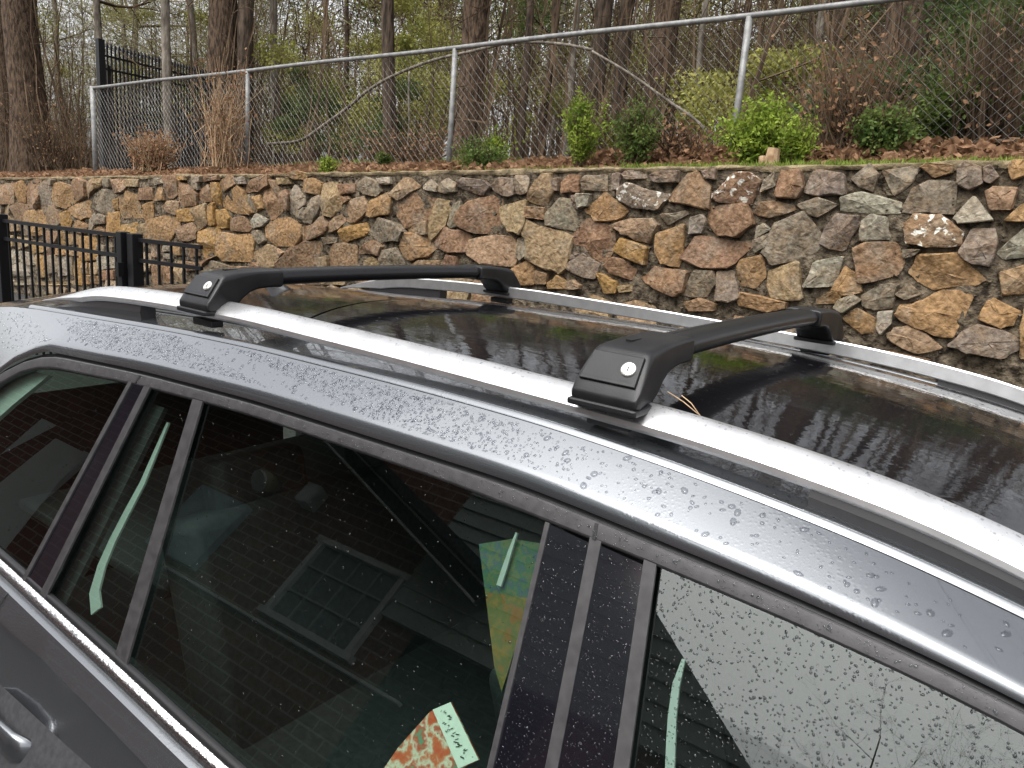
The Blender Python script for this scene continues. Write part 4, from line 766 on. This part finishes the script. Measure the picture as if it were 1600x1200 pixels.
for sg in (-1, 1):
    spoly('rear_quarter_window', [tuple(p) for p in pi_[:7] + [-.006, .004]] + topn(-1.95, -1.55) + botn(-1.6, -2.38), -.007, MAT['glass'], sg, 0)
    spoly('rear_door_quarter_glass', topn(-1.49, -1.32) + botn(-1.215, -1.51), -.007, MAT['glass'], sg, 0)
    spoly('rear_door_window', topn(-1.322, -.485, 18) + botn(-.42, -1.215), -.007, MAT['glass'], sg, 0)
    spoly('front_door_window', topn(-.36, .93, 24) + botn(.93, -.25, 10), -.007, MAT['glassf'], sg, 0)
    # pillars
    spoly('rear_pillar_trim', [(-1.56, float(zt(-1.56)) + .002), (-1.485, float(zt(-1.485)) + .002), (-1.51, .955), (-1.608, .957)], .001, MAT['gloss_black'], sg)
    spoly('rear_pillar_trim', [(-1.505, float(zt(-1.505)) + .003), (-1.483, float(zt(-1.485)) + .003), (-1.508, .955), (-1.532, .957)], .004, MAT['trim'], sg)
    spoly('rear_pillar_trim', [(-1.565, float(zt(-1.56)) + .003), (-1.551, float(zt(-1.55)) + .003), (-1.600, .957), (-1.614, .957)], .004, MAT['trim'], sg)
    spoly('window_divider', [(-1.337, float(zt(-1.335)) + .002), (-1.304, float(zt(-1.304)) + .002), (-1.196, .938), (-1.236, .941)], .002, MAT['trim'], sg)
    spoly('center_pillar_panel', [(-.505, float(zt(-.505)) - .001), (-.437, float(zt(-.437)) - .004), (-.362, .90), (-.445, .905)], .0015, MAT['gloss_black'], sg)
    spoly('center_pillar_panel', [(-.424, float(zt(-.424)) - .002), (-.356, float(zt(-.356)) - .004), (-.262, .895), (-.349, .90)], .0015, MAT['gloss_black'], sg)
    spoly('center_pillar_strip', [(-.508, float(zt(-.505))), (-.501, float(zt(-.50))), (-.438, .905), (-.447, .905)], .004, MAT['trim'], sg)
    spoly('center_pillar_strip', [(-.440, float(zt(-.44)) + .004), (-.423, float(zt(-.423)) + .004), (-.347, .90), (-.363, .90)], .0025, MAT['trim'], sg)
    spoly('center_pillar_strip', [(-.361, float(zt(-.36)) + .002), (-.344, float(zt(-.345)) + .002), (-.247, .893), (-.268, .895)], .0035, MAT['trim'], sg)
    spoly('door_gap', [(-.4385, 1.379), (-.4335, 1.379), (-.4300, 1.361), (-.4355, 1.361)], .0046, MAT['rubber'], sg, .004)
    spoly('door_gap', [(-1.536, 1.370), (-1.530, 1.370), (-1.536, 1.354), (-1.542, 1.354)], .0046, MAT['rubber'], sg, .004)
    # belt: rubber lip, chrome strip, lower body
    X = np.linspace(-2.5, 1.0, 120); zbx = zb(X); yb = -.86 + (zbx - .98) * .5238 + taper(X)
    def cv(dy, dz): return np.stack([X, yb + dy, zbx + dz], -1)
    loft('window_lip', [cv(.012, .010), cv(.002, .012), cv(-.002, .004), cv(.0, -.004)], MAT['rubber'], sg=sg)
    loft('chrome_strip', [cv(.003, .002), cv(-.009, -.001), cv(-.0135, -.008), cv(-.0135, -.018), cv(-.0095, -.026), cv(-.004, -.040)], MAT['chrome'], sg=sg)
    X2 = np.linspace(-2.92, 1.75, 120); zb2 = zb(np.clip(X2, -2.6, 1.0)) - .12 * np.maximum(0, X2 - 1.0) ** 1.5; t2 = taper(X2)
    def cb_(Yv, zv): return np.stack([X2, Yv + t2, zv + 0 * X2], -1)
    ybb = -.86 + (zb2 - .98) * .5238
    loft('body_side', [cb_(ybb + .01, zb2 - .034), cb_(ybb - .005, zb2 - .041), cb_(ybb - .014, zb2 - .045), cb_(np.minimum(ybb - .038, -.912), zb2 - .079), cb_(-.9155, zb2 - .085), cb_(-.919, zb2 - .11), cb_(-.926, zb2 - .2), cb_(-.930, zb2 - .34), cb_(-.925, .42), cb_(-.905, .30), cb_(-.86, .2)], MAT['paint'], sg=sg, sm=2)
    xd = -1.662; zbd = float(zb(xd)); mb = MB()
    pr = [(-.884, zbd - .044), (-.893, zbd - .05), (-.9145, zbd - .079), (-.918, zbd - .085), (-.9215, zbd - .11), (-.9285, zbd - .2), (-.9325, zbd - .34), (-.928, .42)]
    P = np.array([(xd + dx + .02 * i / 7, y - .0008, z) for i, (y, z) in enumerate(pr) for dx in (-.002, .002)]); mb.add(mir(P, sg), grid_faces(8, 2)); mb.build('door_shut_line', MAT['rubber'], car)
    # door pull handle
    H = onY(40, 1184, -.958); Q = np.array([H + [-.22, .02, .012], H + [-.18, -.002, .010], H + [-.10, -.008, .006], H + [-.04, -.004, .003], H + [-.012, .006, .001], H + [.004, .022, 0]])
    mb = MB(); th = np.arange(12) * 2 * pi / 12; hw = [.018, .029, .034, .034, .030, .014]; ht = [.009, .013, .015, .016, .015, .008]
    V = np.array([[q[0], q[1] + b * cos(t), q[2] + a * sin(t)] for q, a, b in zip(Q, hw, ht) for t in th]); mb.add(mir(V, sg), [(i * 12 + j, i * 12 + (j + 1) % 12, (i + 1) * 12 + (j + 1) % 12, (i + 1) * 12 + j) for i in range(5) for j in range(12)] + [tuple(range(60, 72))]); mb.build('door_handle', MAT['paint'], car, True)
    # wheels
    for wx in (-1.75, 1.0):
        mb = MB(); prof = [(.30, .0), (.325, -.03), (.325, -.19), (.30, -.215), (.21, -.21)]
        V = np.array([[wx + r_ * cos(t), -.93 - y_ - .21 + .0, .325 + r_ * sin(t)] for t in np.linspace(0, 2 * pi, 33)[:-1] for r_, y_ in prof]); V[:, 1] = -.70 - (-.215 - (V[:, 1] + 1.14)) * 0 + (V[:, 1] + .93)
        n_ = len(prof); mb.add(mir(V, sg), [(i * n_ + j, i * n_ + j + 1, ((i + 1) % 32) * n_ + j + 1, ((i + 1) % 32) * n_ + j) for i in range(32) for j in range(n_ - 1)]); wh = mb.build('wheel', MAT['rubber'], car, True)
        mb = MB(); yo = float(V[:, 1].min()) + .01
        for k_ in range(5):
            t = k_ * 2 * pi / 5; c_, s_ = cos(t), sin(t); mb.add(mir(np.array([(wx + c_ * a - s_ * b, yo, .325 + s_ * a + c_ * b) for a, b in ((.03, -.03), (.215, -.018), (.215, .018), (.03, .03))]), sg), [(0, 1, 2, 3)])
        mb.build('rim', MAT['alu'], wh)
# hood, windscreen, tail
Xh = np.linspace(.92, 1.75, 16); hood = [np.stack([Xh, y * (1 - .12 * (Xh - .92)), .93 - .10 * ((Xh - .92) / .83) ** 2 - .05 * (y / .8) ** 2 + 0 * Xh], -1) for y in np.linspace(-.8, .8, 15)]
loft('bonnet', hood, MAT['paint'])
ysx = np.linspace(-.56, .56, 11); loft('windscreen', [np.array([[.3 + .66 * t - .05 * (y / .56) ** 2, y * (1 + .32 * t), (1 - t) * (float(zc(.3)) + .05 * (1 - (y / .58) ** 2)) + t * .93] for t in np.linspace(0, 1, 6)]) for y in ysx], MAT['glassf'])
loft('rear_window', [np.array([[-2.76 - .18 * t, y * (1 + .2 * t), (1 - t) * (float(zc(-2.76)) + .04 * (1 - (y / .58) ** 2)) + t * 1.0] for t in np.linspace(0, 1, 6)]) for y in ysx], MAT['glassf'])
loft('tailgate', [np.array([[-2.94 + .02 * t, y * 1.4, 1.0 - .8 * t] for t in np.linspace(0, 1, 6)]) for y in ysx], MAT['paint'])
loft('front_bumper', [np.array([[1.75 + .10 * sin(pi * t), y * 1.4, .84 - .64 * t] for t in np.linspace(0, 1, 8)]) for y in ysx], MAT['paint'])
mb = MB(); mb.box((-.6, 0, .22), (4.6, 1.66, .06)); mb.build('floor_pan', MAT['interior'], car)
# roof rails
zr = smooth_fn([-2.24, -2.15, -2.06, -1.99, -1.91, -1.75, -1.615, -1.335, -.904, -.587, -.402, -.277, -.16, -.089, .007, .10, .19, .26], [1.437, 1.462, 1.485, 1.500, 1.511, 1.521, 1.527, 1.533, 1.527, 1.519, 1.513, 1.504, 1.491, 1.481, 1.460, 1.432, 1.398, 1.364], .03)
XR = np.linspace(-2.235, .25, 130)
for sg in (-1, 1):
    hR = .036 * np.clip(np.minimum((XR + 2.245) / .22, (.27 - XR) / .22), .12, 1)
    pr = [(-.503, -.036), (-.5, -.033), (-.5, -.003), (-.5025, 0), (-.5085, .0), (-.5125, -.001), (-.528, -.0085), (-.5425, -.0185), (-.5470, -.0235), (-.5475, -.031), (-.543, -.036), (-.503, -.036)]
    rl = loft('roof_rail', [np.stack([XR, np.full_like(XR, a), zr(XR) + b / .037 * hR], -1) for a, b in pr], MAT['alu'], sg=sg, sm=2)
    for x0, x1 in ((-2.17, -1.74), (-.212, .22)):
        Xf = np.linspace(x0, x1, 24); zu = zr(Xf) - .030; zl = np.minimum(roofP(Xf, -.53)[..., 2] - .004, zu - .002)
        zl2 = np.where(Xf > x1 - .03, zl + .012, zl) if x0 < -1 else zl
        loft('rail_foot', [np.stack([Xf, np.full_like(Xf, a), zz_], -1) for a, zz_ in ((-.506, zu), (-.540, zu), (-.544, zu * .5 + zl * .5), (-.540, zl), (-.506, zl), (-.506, zu))], MAT['footdark'], rl, False, sg=sg)
        for xe in (Xf[0], Xf[-1]):
            i_ = 0 if xe == Xf[0] else -1; mb = MB(); mb.add(mir(np.array([(xe, -.506, zu[i_]), (xe, -.542, zu[i_]), (xe, -.542, zl[i_]), (xe, -.506, zl[i_])]), sg), [(0, 1, 2, 3)]); mb.build('foot_end', MAT['footdark'], rl)
# aerial
P = onY(437, 446, .0); mb = MB(); th = np.linspace(0, 2 * pi, 13)[:-1]
V = [[P[0] + a * cos(t) + dx, P[1] + b * sin(t), P[2] - .02 + dz] for a, b, dx, dz in ((.06, .028, 0, -.02), (.055, .024, 0, .012), (.035, .010, -.02, .026), (.012, .004, -.035, .045)) for t in th]
mb.add(V, [(i * 12 + j, i * 12 + (j + 1) % 12, (i + 1) * 12 + (j + 1) % 12, (i + 1) * 12 + j) for i in range(3) for j in range(12)] + [tuple(range(36, 48))]); mb.build('aerial', MAT['rubber'], car, True)
# ---- cabin
def rbox(name, c, d, rx=0, mat='interior', w=.03, rot=None):
    mb = MB(); ry = rx; Rm = np.array([[cos(ry), 0, sin(ry)], [0, 1, 0], [-sin(ry), 0, cos(ry)]]); mb.box(c, d, Rm); return bevel(mb.build(name, MAT[mat], car), w, 3)
for y in (-.38, .38):
    rbox('seat_base', (-.12, y, .50), (.52, .5, .2)); rbox('seat_back', (-.46, y, .80), (.16, .48, .62), -.32); rbox('headrest', (-.60, y, 1.19), (.10, .27, .17), -.25)
rbox('rear_seat_base', (-1.02, 0, .52), (.5, 1.36, .2)); rbox('rear_seat_back', (-1.36, 0, .80), (.16, 1.3, .56), -.3)
for y in (-.42, 0, .42): rbox('headrest', (-1.47, y, 1.10), (.09, .25, .14), -.25)
rbox('dashboard', (.72, 0, .80), (.4, 1.5, .28)); rbox('parcel_shelf', (-1.9, 0, .86), (.75, 1.25, .03), 0, 'interior', .008)
mb = MB(); t = np.linspace(0, 2 * pi, 25); mb.tubes(np.stack([.40 + .07 * np.sin(t), .38 + .18 * np.cos(t), .93 + .165 * np.sin(t)], 1), np.full(25, .015), 6); mb.build('steering_wheel', MAT['interior'], car, True)
for sg in (-1, 1):
    spoly('pillar_lining', [(-2.44, .98), (-2.16, 1.25), (-2.04, 1.305), (-1.95, 1.31), (-2.05, 1.22), (-2.30, .98)], -.03, MAT['trimlight'], sg, .01)
    spoly('door_lining', [(-2.3, .955), (-.2, .90), (.9, .87), (.9, .4), (-2.3, .4)], -.045, MAT['interior'], sg, .02)
    spoly('pillar_lining', [(-1.58, 1.33), (-1.46, 1.33), (-1.49, .95), (-1.62, .95)], -.03, MAT['interior'], sg, .01)
    spoly('pillar_lining', [(-.49, 1.34), (-.37, 1.34), (-.28, .9), (-.43, .9)], -.03, MAT['interior'], sg, .01)
spoly('sill_lining', [(-2.28, 1.06), (-1.62, 1.18), (-1.62, 1.145), (-2.26, 1.02)], -.10, MAT['trimlight'], 1, .012)
def sidestrip(name, pts, w, off, mat, parent=car):
    P = np.array([onSide(a, b, off) for a, b in pts]); w = np.array(w) * np.ones(len(P)); T = np.gradient(P, axis=0); T /= np.linalg.norm(T, axis=1, keepdims=True); S = np.cross(T, NRM)
    mb = MB(); C = np.stack([P - S * w[:, None] / 2, P + S * w[:, None] / 2, P + S * w[:, None] / 2 - NRM * .004, P - S * w[:, None] / 2 - NRM * .004], 1); n = len(P)
    mb.add(C.reshape(-1, 3), [(i * 4 + j, i * 4 + (j + 1) % 4, (i + 1) * 4 + (j + 1) % 4, (i + 1) * 4 + j) for i in range(n - 1) for j in range(4)]); return mb.build(name, mat, parent)
sidestrip('pale_strip', [(262, 660), (243, 705), (222, 755), (198, 800), (175, 845), (158, 885), (147, 925), (150, 955)], [.008, .013, .017, .02, .022, .026, .03, .03], -.05, MAT['trimlight'])  # pale curved strip just inside the rear quarter glass
sidestrip('pale_strip', [(807, 832), (797, 860), (788, 888), (779, 915)], [.003, .006, .008, .008], -.03, MAT['trimlight'])  # this strip and the next are modelled in place of reflections on the glass
sidestrip('pale_strip', [(1068, 1030), (1056, 1070), (1050, 1120), (1048, 1160), (1046, 1210), (1046, 1260)], [.004, .009, .010, .011, .011, .011], -.03, MAT['trimlight'])
def print_mat(name, cols, scale):
    m, n, l, b = newmat(name); pos = n.new('ShaderNodeNewGeometry').outputs['Position']
    v = n.new('ShaderNodeTexNoise'); v.inputs['Scale'].default_value = scale; v.inputs['Detail'].default_value = 7; l.new(pos, v.inputs['Vector'])
    r_ = n.new('ShaderNodeValToRGB'); e = r_.color_ramp; e.interpolation = 'LINEAR'
    while len(e.elements) < len(cols): e.elements.new(.5)
    for i, c in enumerate(cols): e.elements[i].position = .30 + .42 * i / len(cols) if i else 0; e.elements[i].color = (*c, 1)
    l.new(v.outputs['Fac'], r_.inputs[0]); l.new(r_.outputs[0], b.inputs['Base Color']); b.inputs['Roughness'].default_value = .4; return m
def flat_thing(name, px, off, mat, label, cat, thick=.003):
    P = np.array([onSide(a, b, off) for a, b in px]); n = len(P); mb = MB(); Q = P - NRM * thick; mb.add(np.concatenate([P, Q]), [tuple(range(n)), tuple(range(2 * n - 1, n - 1, -1))] + [(i, n + i, n + (i + 1) % n, (i + 1) % n) for i in range(n)])
    return tag(mb.build(name, mat), label, cat)
G1 = print_mat('printed_card_greens', [(.10, .14, .12), (.04, .10, .05), (.13, .12, .06), (.05, .12, .06), (.06, .08, .12), (.11, .13, .06)], 60)
G2 = print_mat('printed_card_oranges', [(.20, .045, .02), (.22, .10, .03), (.10, .11, .04), (.22, .13, .04)], 50)
sheet = flat_thing('picture_sheet', [(748, 850), (800, 842), (852, 850), (835, 915), (806, 1010), (784, 1082), (772, 1040), (758, 925)], -.04, G1, 'colourful green and orange picture sheet inside the car behind the rear window', 'picture sheet')
P = np.array([onSide(a, b, -.037) for a, b in [(758, 925), (830, 935), (806, 1010), (784, 1080), (772, 1040)]]); mb = MB(); mb.add(P, [tuple(range(5))]); mb.build('lower_print', G2, sheet)
bk = flat_thing('picture_booklet', [(590, 1215), (622, 1168), (672, 1112), (704, 1097), (748, 1187), (716, 1204), (640, 1240)], -.07, print_mat('booklet_print', [(.08, .22, .12), (.60, .10, .05), (.62, .16, .08), (.70, .64, .52), (.55, .09, .05), (.12, .30, .20)], 38), 'small red and white picture booklet lying inside the rear door window', 'booklet')
P = np.array([onSide(a, b, -.067) for a, b in [(676, 1109), (704, 1097), (748, 1187), (716, 1201)]]); mb = MB(); mb.add(P, [(0, 1, 2, 3)]); mb.build('white_panel', pm('booklet_white', (.78, .78, .72), rough=.4), bk)
r = np.random.default_rng(5); mb = MB()
for i in range(9):
    a, b = 690 + i * 3.9 + r.normal(0, 1.5), 1112 + i * 8.8
    for k_ in range(3):
        x, y = a + r.uniform(-4, 6), b + r.uniform(-3, 3); dx, dy = r.uniform(2, 6), r.uniform(-3, 3); mb.add([onSide(*q, -.0655) for q in ((x, y), (x + dx, y + dy), (x + dx - .6, y + dy + 1.7), (x - .6, y + 1.7))], [(0, 1, 2, 3)])
mb.build('printed_marks', pm('booklet_black', (.02, .02, .02), rough=.5), bk)
# ---- crossbars
def superell(Y, hw, z0, z1, n=20, e=.42):
    t = np.arange(n) * 2 * pi / n; c, s = np.cos(t), np.sin(t)
    return np.stack([hw * np.sign(c) * np.abs(c) ** e, np.full(n, Y), (z0 + z1) / 2 + (z1 - z0) / 2 * np.sign(s) * np.abs(s) ** e], -1)
def ringmesh(secs, sg=-1, off=(0, 0, 0)):
    V = np.stack(secs); k, n, _ = V.shape; mb = MB()
    mb.add(mir(V.reshape(-1, 3), sg) + np.array(off), [(i * n + j, i * n + (j + 1) % n, (i + 1) * n + (j + 1) % n, (i + 1) * n + j) for i in range(k - 1) for j in range(n)] + [tuple(range(n))[::-1], tuple(range((k - 1) * n, k * n))]); return mb
def crossbar(X0, label, dz=0.0):
    root = empty('roof_crossbar', (X0, 0, 1.5)); tag(root, label, 'roof bar', 'crossbars clamped across the roof rails')
    yy = np.linspace(-.40, .40, 15); n = 22; t = np.arange(n) * 2 * pi / n
    secs = [np.stack([.0385 * np.cos(t) - .002, np.full(n, y), 1.5755 + dz + .004 * (1 - (y / .4) ** 2) + (.0185 * np.sin(t)) * (1 + .15 * np.cos(t))], -1) for y in yy]
    o = ringmesh(secs, -1, (X0, 0, 0)).build('bar', MAT['barmat'], root, True)
    mb = MB(); mb.add([(X0 + x, y, 1.5942 + dz + .004 * (1 - (y / .4) ** 2) + .0004) for y in yy for x in (-.006, -.004, .0, .002)], grid_faces(15, 4, True)); mb.build('grip_strip', MAT['rubber'], o)
    for sg in (-1, 1):
        S = [(-.564, .046, 1.519, 1.522), (-.563, .052, 1.512, 1.527), (-.554, .0535, 1.508, 1.540), (-.535, .051, 1.507, 1.566), (-.521, .0485, 1.507, 1.583), (-.512, .0475, 1.507, 1.5875), (-.498, .0465, 1.508, 1.5895), (-.482, .0455, 1.518, 1.591), (-.470, .0445, 1.532, 1.592), (-.452, .0435, 1.545, 1.593), (-.43, .0425, 1.5525, 1.594), (-.40, .042, 1.5555, 1.595), (-.365, .042, 1.5555, 1.5955), (-.362, .039, 1.559, 1.5925)]
        ft = ringmesh([superell(y, h, a + dz, b + dz, 24, .30) for y, h, a, b in S], sg, (X0, 0, 0)).build('foot', MAT['plastic'], root, True)
        bevel(ft, .002, 2)
        S2 = [(-.569, .050, 1.506, 1.511), (-.567, .055, 1.503, 1.513), (-.54, .055, 1.503, 1.514), (-.495, .050, 1.503, 1.514), (-.488, .048, 1.505, 1.512)]
        bevel(ringmesh([superell(y, h, a + dz, b + dz, 24, .25) for y, h, a, b in S2], sg, (X0, 0, 0)).build('foot_pad', MAT['rubber'], ft, True), .002)
        mb = MB(); mb.box(mir(np.array([X0 + .0, -.528, 1.482 + dz]), sg), (.07, .03, .016)); bevel(mb.build('clamp', MAT['rubber'], ft), .003)
        # lockable cover on the sloping outer face
        nf = np.array([0, -.035, .021]); e2 = np.array([0, .033, .043]); e2 = e2 / np.linalg.norm(e2); nf = np.array([0, -e2[2], e2[1]]); o0 = np.array([0, -.5435, 1.5545 + dz])
        def fp(u, v, w): return mir(np.array([X0 + u, 0, 0]) + o0 + e2 * v + nf * w, sg)
        pts = [(-.0455, -.0185), (.043, -.0185), (.0395, .030), (-.0405, .030)]; mb = MB(); mb.add([fp(u, v, .0015) for u, v in pts] + [fp(u * .985, v * .97, .0040) for u, v in pts] + [fp(u, v, -.006) for u, v in pts], [(4, 5, 6, 7)] + [(i, (i + 1) % 4, 4 + (i + 1) % 4, 4 + i) for i in range(4)] + [(8 + i, 8 + (i + 1) % 4, (i + 1) % 4, i) for i in range(4)])
        bevel(mb.build('lock_cover', MAT['plastic'], ft), .0012)
        lx = .024; tt = np.arange(20) * 2 * pi / 20; mb = MB(); rings = [(.0112, .004), (.0112, .0065), (.0098, .0074), (.0030, .0070)]
        V = [fp(lx + r_ * cos(a), .007 + r_ * sin(a), w) for r_, w in rings for a in tt]; mb.add(V, [(i * 20 + j, i * 20 + (j + 1) % 20, (i + 1) * 20 + (j + 1) % 20, (i + 1) * 20 + j) for i in range(3) for j in range(20)] + [tuple(range(60, 80))]); mb.build('lock', MAT['lock'], ft, True)
        mb = MB(); mb.add([fp(lx + u, .007 + v, .0078) for u, v in ((-.0009, -.0045), (.0009, -.0045), (.0009, .0045), (-.0009, .0045))], [(0, 1, 2, 3)]); mb.build('key_slot', MAT['rubber'], ft)
        mb = MB(); V = [fp(lx + r_ * cos(a), .007 + r_ * sin(a), .0043) for a in np.linspace(pi * .62, pi * 1.62, 12) for r_ in (.0165, .0175)]; mb.add(V, grid_faces(12, 2)); mb.build('cover_seam', MAT['rubber'], ft)
        mb = MB(); V = [fp(u, v, .0043) for u, v in ((-.040, .020), (-.039, .020), (-.046, -.010), (-.045, -.010), (-.044, -.0125), (.036, -.0125), (.036, -.0118), (-.044, -.0118))]; mb.add(V, [(0, 1, 3, 2), (4, 5, 6, 7)]); mb.build('cover_seam', MAT['rubber'], ft)
        mb = MB(); mb.box(mir(np.array([X0 - .012, -.465, 1.5925 + dz]), sg), (.010, .032, .0025)); mb.build('slot', MAT['rubber'], ft)
    return root
crossbar(-.495, 'front black roof crossbar, the one over the middle of the glass roof')
crossbar(-1.492, 'rear black roof crossbar beside the aerial near the tailgate end')
# dry pine needles caught by the front foot
for pts in ([(1043, 612), (1068, 628), (1092, 648)], [(1065, 618), (1080, 630), (1094, 650)]):
    P = np.array([onY(a, b, -.47) for a, b in pts]); mb = MB(); mb.tubes(P, np.full(3, .0009), 4); tag(mb.build('pine_needle', MAT['straw']), 'dry tan pine needle stuck by the inner side of the front crossbar foot', 'pine needle', 'pine needles on the roof')
# ---- raindrops
def drops(name, grid, n, rr_, mat=MAT['water'], mask=None, parent=car, lo=None, flat=.38, seed=0, uv=None, asp=.35):
    r = np.random.default_rng(seed); Gp = np.asarray(grid); nu, nv, _ = Gp.shape
    u = r.uniform(0, nu - 1.001, n); v = r.uniform(0, nv - 1.001, n); i, j = u.astype(int), v.astype(int); a, b = (u - i)[:, None], (v - j)[:, None]
    p00, p10, p01, p11 = Gp[i, j], Gp[i + 1, j], Gp[i, j + 1], Gp[i + 1, j + 1]
    P = (p00 * (1 - a) + p10 * a) * (1 - b) + (p01 * (1 - a) + p11 * a) * b; E1 = (p10 - p00); E2 = (p01 - p00)
    N_ = np.cross(E1, E2); ln = np.linalg.norm(N_, axis=1, keepdims=True); ok = ln[:, 0] > 1e-9; N_ = N_ / (ln + 1e-12)
    s = np.sign((N_ * np.array([0, -.5, 1.0])).sum(1, keepdims=True)); N_ *= s
    if mask is not None: ok &= mask(P, r)
    P, N_, E1 = P[ok], N_[ok], E1[ok]; m_ = len(P)
    t1 = E1 / np.linalg.norm(E1, axis=1, keepdims=True); t2 = np.cross(N_, t1); rad = rr_[0] * (rr_[1] / rr_[0]) ** (r.uniform(0, 1, m_) ** 2.2)
    th = np.arange(8) * 2 * pi / 8; ang = r.uniform(0, 6.28, m_); e = 1 + r.uniform(0, asp, m_); V = []
    irr = 1 + r.normal(0, .05, (m_, 8))
    for k_, hgt in ((1.0, -.02), (.82, .55), (.45, .92)):
        cx_ = np.cos(th)[None] * rad[:, None] * k_ * e[:, None] * irr; cy_ = np.sin(th)[None] * rad[:, None] * k_ / e[:, None] * irr
        x = cx_ * np.cos(ang)[:, None] - cy_ * np.sin(ang)[:, None]; y = cx_ * np.sin(ang)[:, None] + cy_ * np.cos(ang)[:, None]
        V.append(P[:, None] + t1[:, None] * x[..., None] + t2[:, None] * y[..., None] + N_[:, None] * (rad * hgt * flat)[:, None, None])
    top = (P + N_ * (rad * flat)[:, None])[:, None]; V = np.concatenate(V + [top], 1)
    base = (np.arange(m_) * 25)[:, None, None]; j = np.arange(8); j2 = (j + 1) % 8
    q = np.concatenate([np.stack([k_ * 8 + j, k_ * 8 + j2, (k_ + 1) * 8 + j2, (k_ + 1) * 8 + j], -1) for k_ in range(2)] + [np.stack([16 + j[::2], 16 + j2[::2], 16 + (j2[::2] + 1) % 8, np.full(4, 24)], -1)])
    mb = MB(); mb.addq(V.reshape(-1, 3), (base + q[None]).reshape(-1, 4)); o = mb.build(name, mat, parent, True); o['kind'] = 'stuff'; return o
shg = np.stack(SHO, 1)
drops('raindrops', shg[:78, 1:13], 9000, (.0011, .0032), mask=lambda P, r: (P[:, 0] < -.62 + r.normal(0, .14, len(P))) & (np.sin(P[:, 0] * 5 + P[:, 2] * 60) > -.75), seed=1)
drops('raindrops', shg[:70, 1:13], 420, (.0018, .0058), seed=2)
def sgrid(pts_top, pts_bot, off, n=12): 
    A2, B2 = np.array(pts_top), np.array(pts_bot); return np.stack([side((A2 * (1 - t) + B2 * t)[:, 0], (A2 * (1 - t) + B2 * t)[:, 1], off) for t in np.linspace(0, 1, n)], 1)
lin = lambda a, b, n=12: list(zip(np.linspace(a[0], b[0], n), np.linspace(a[1], b[1], n)))
drops('raindrops', sgrid(topn(-1.31, -.49), botn(-1.2, -.43, 12), -.007), 620, (.0007, .0022), seed=3, mat=MAT['glassbead'])
drops('raindrops', sgrid(topn(-1.95, -1.56), botn(-2.2, -1.6, 12), -.007), 240, (.0008, .002), seed=4, mat=MAT['glassbead'])
drops('raindrops', sgrid(topn(-1.48, -1.33), botn(-1.5, -1.24, 12), -.007), 90, (.0007, .0018), seed=12)
drops('raindrops', sgrid(topn(-.34, .3), botn(-.24, .3, 12), -.007), 7000, (.0010, .0021), seed=5, asp=.3, mat=MAT['glassbead'])
drops('raindrops', sgrid(lin((-.503, 1.355), (-.44, 1.355)), lin((-.45, .92), (-.37, .92)), .0016), 950, (.0007, .0021), seed=6)
drops('raindrops', sgrid(lin((-.42, 1.353), (-.36, 1.352)), lin((-.345, .92), (-.275, .92)), .0016), 950, (.0007, .0021), seed=7)
frg = np.stack([fr(t, .0045, -1) for t in np.linspace(.15, .85, 6)], 1)
drops('raindrops', frg[8:50], 900, (.0007, .0022), seed=8)
rg = np.stack([np.stack([XR, np.full_like(XR, a), zr(XR) + b], -1) for a, b in ((-.5085, .0002), (-.5125, -.0008), (-.528, -.0083), (-.5425, -.0183), (-.547, -.023))], 1)
drops('raindrops', rg[12:118], 1500, (.0006, .0022), seed=9)
drops('raindrops', np.stack(GR, 1), 2600, (.0012, .0045), seed=10, flat=.2)
drops('raindrops', np.stack([roofP(np.linspace(-2.1, 0, 40), y, .0005) for y in np.linspace(-.57, -.48, 6)], 1), 700, (.001, .003), seed=11, flat=.25)
cg = np.stack([cv(dy, dz) for dy, dz in ((-.002, .0015), (-.009, -.001), (-.0135, -.008), (-.0135, -.018))], 1)
drops('raindrops', cg[10:70], 900, (.0006, .0018), seed=13)
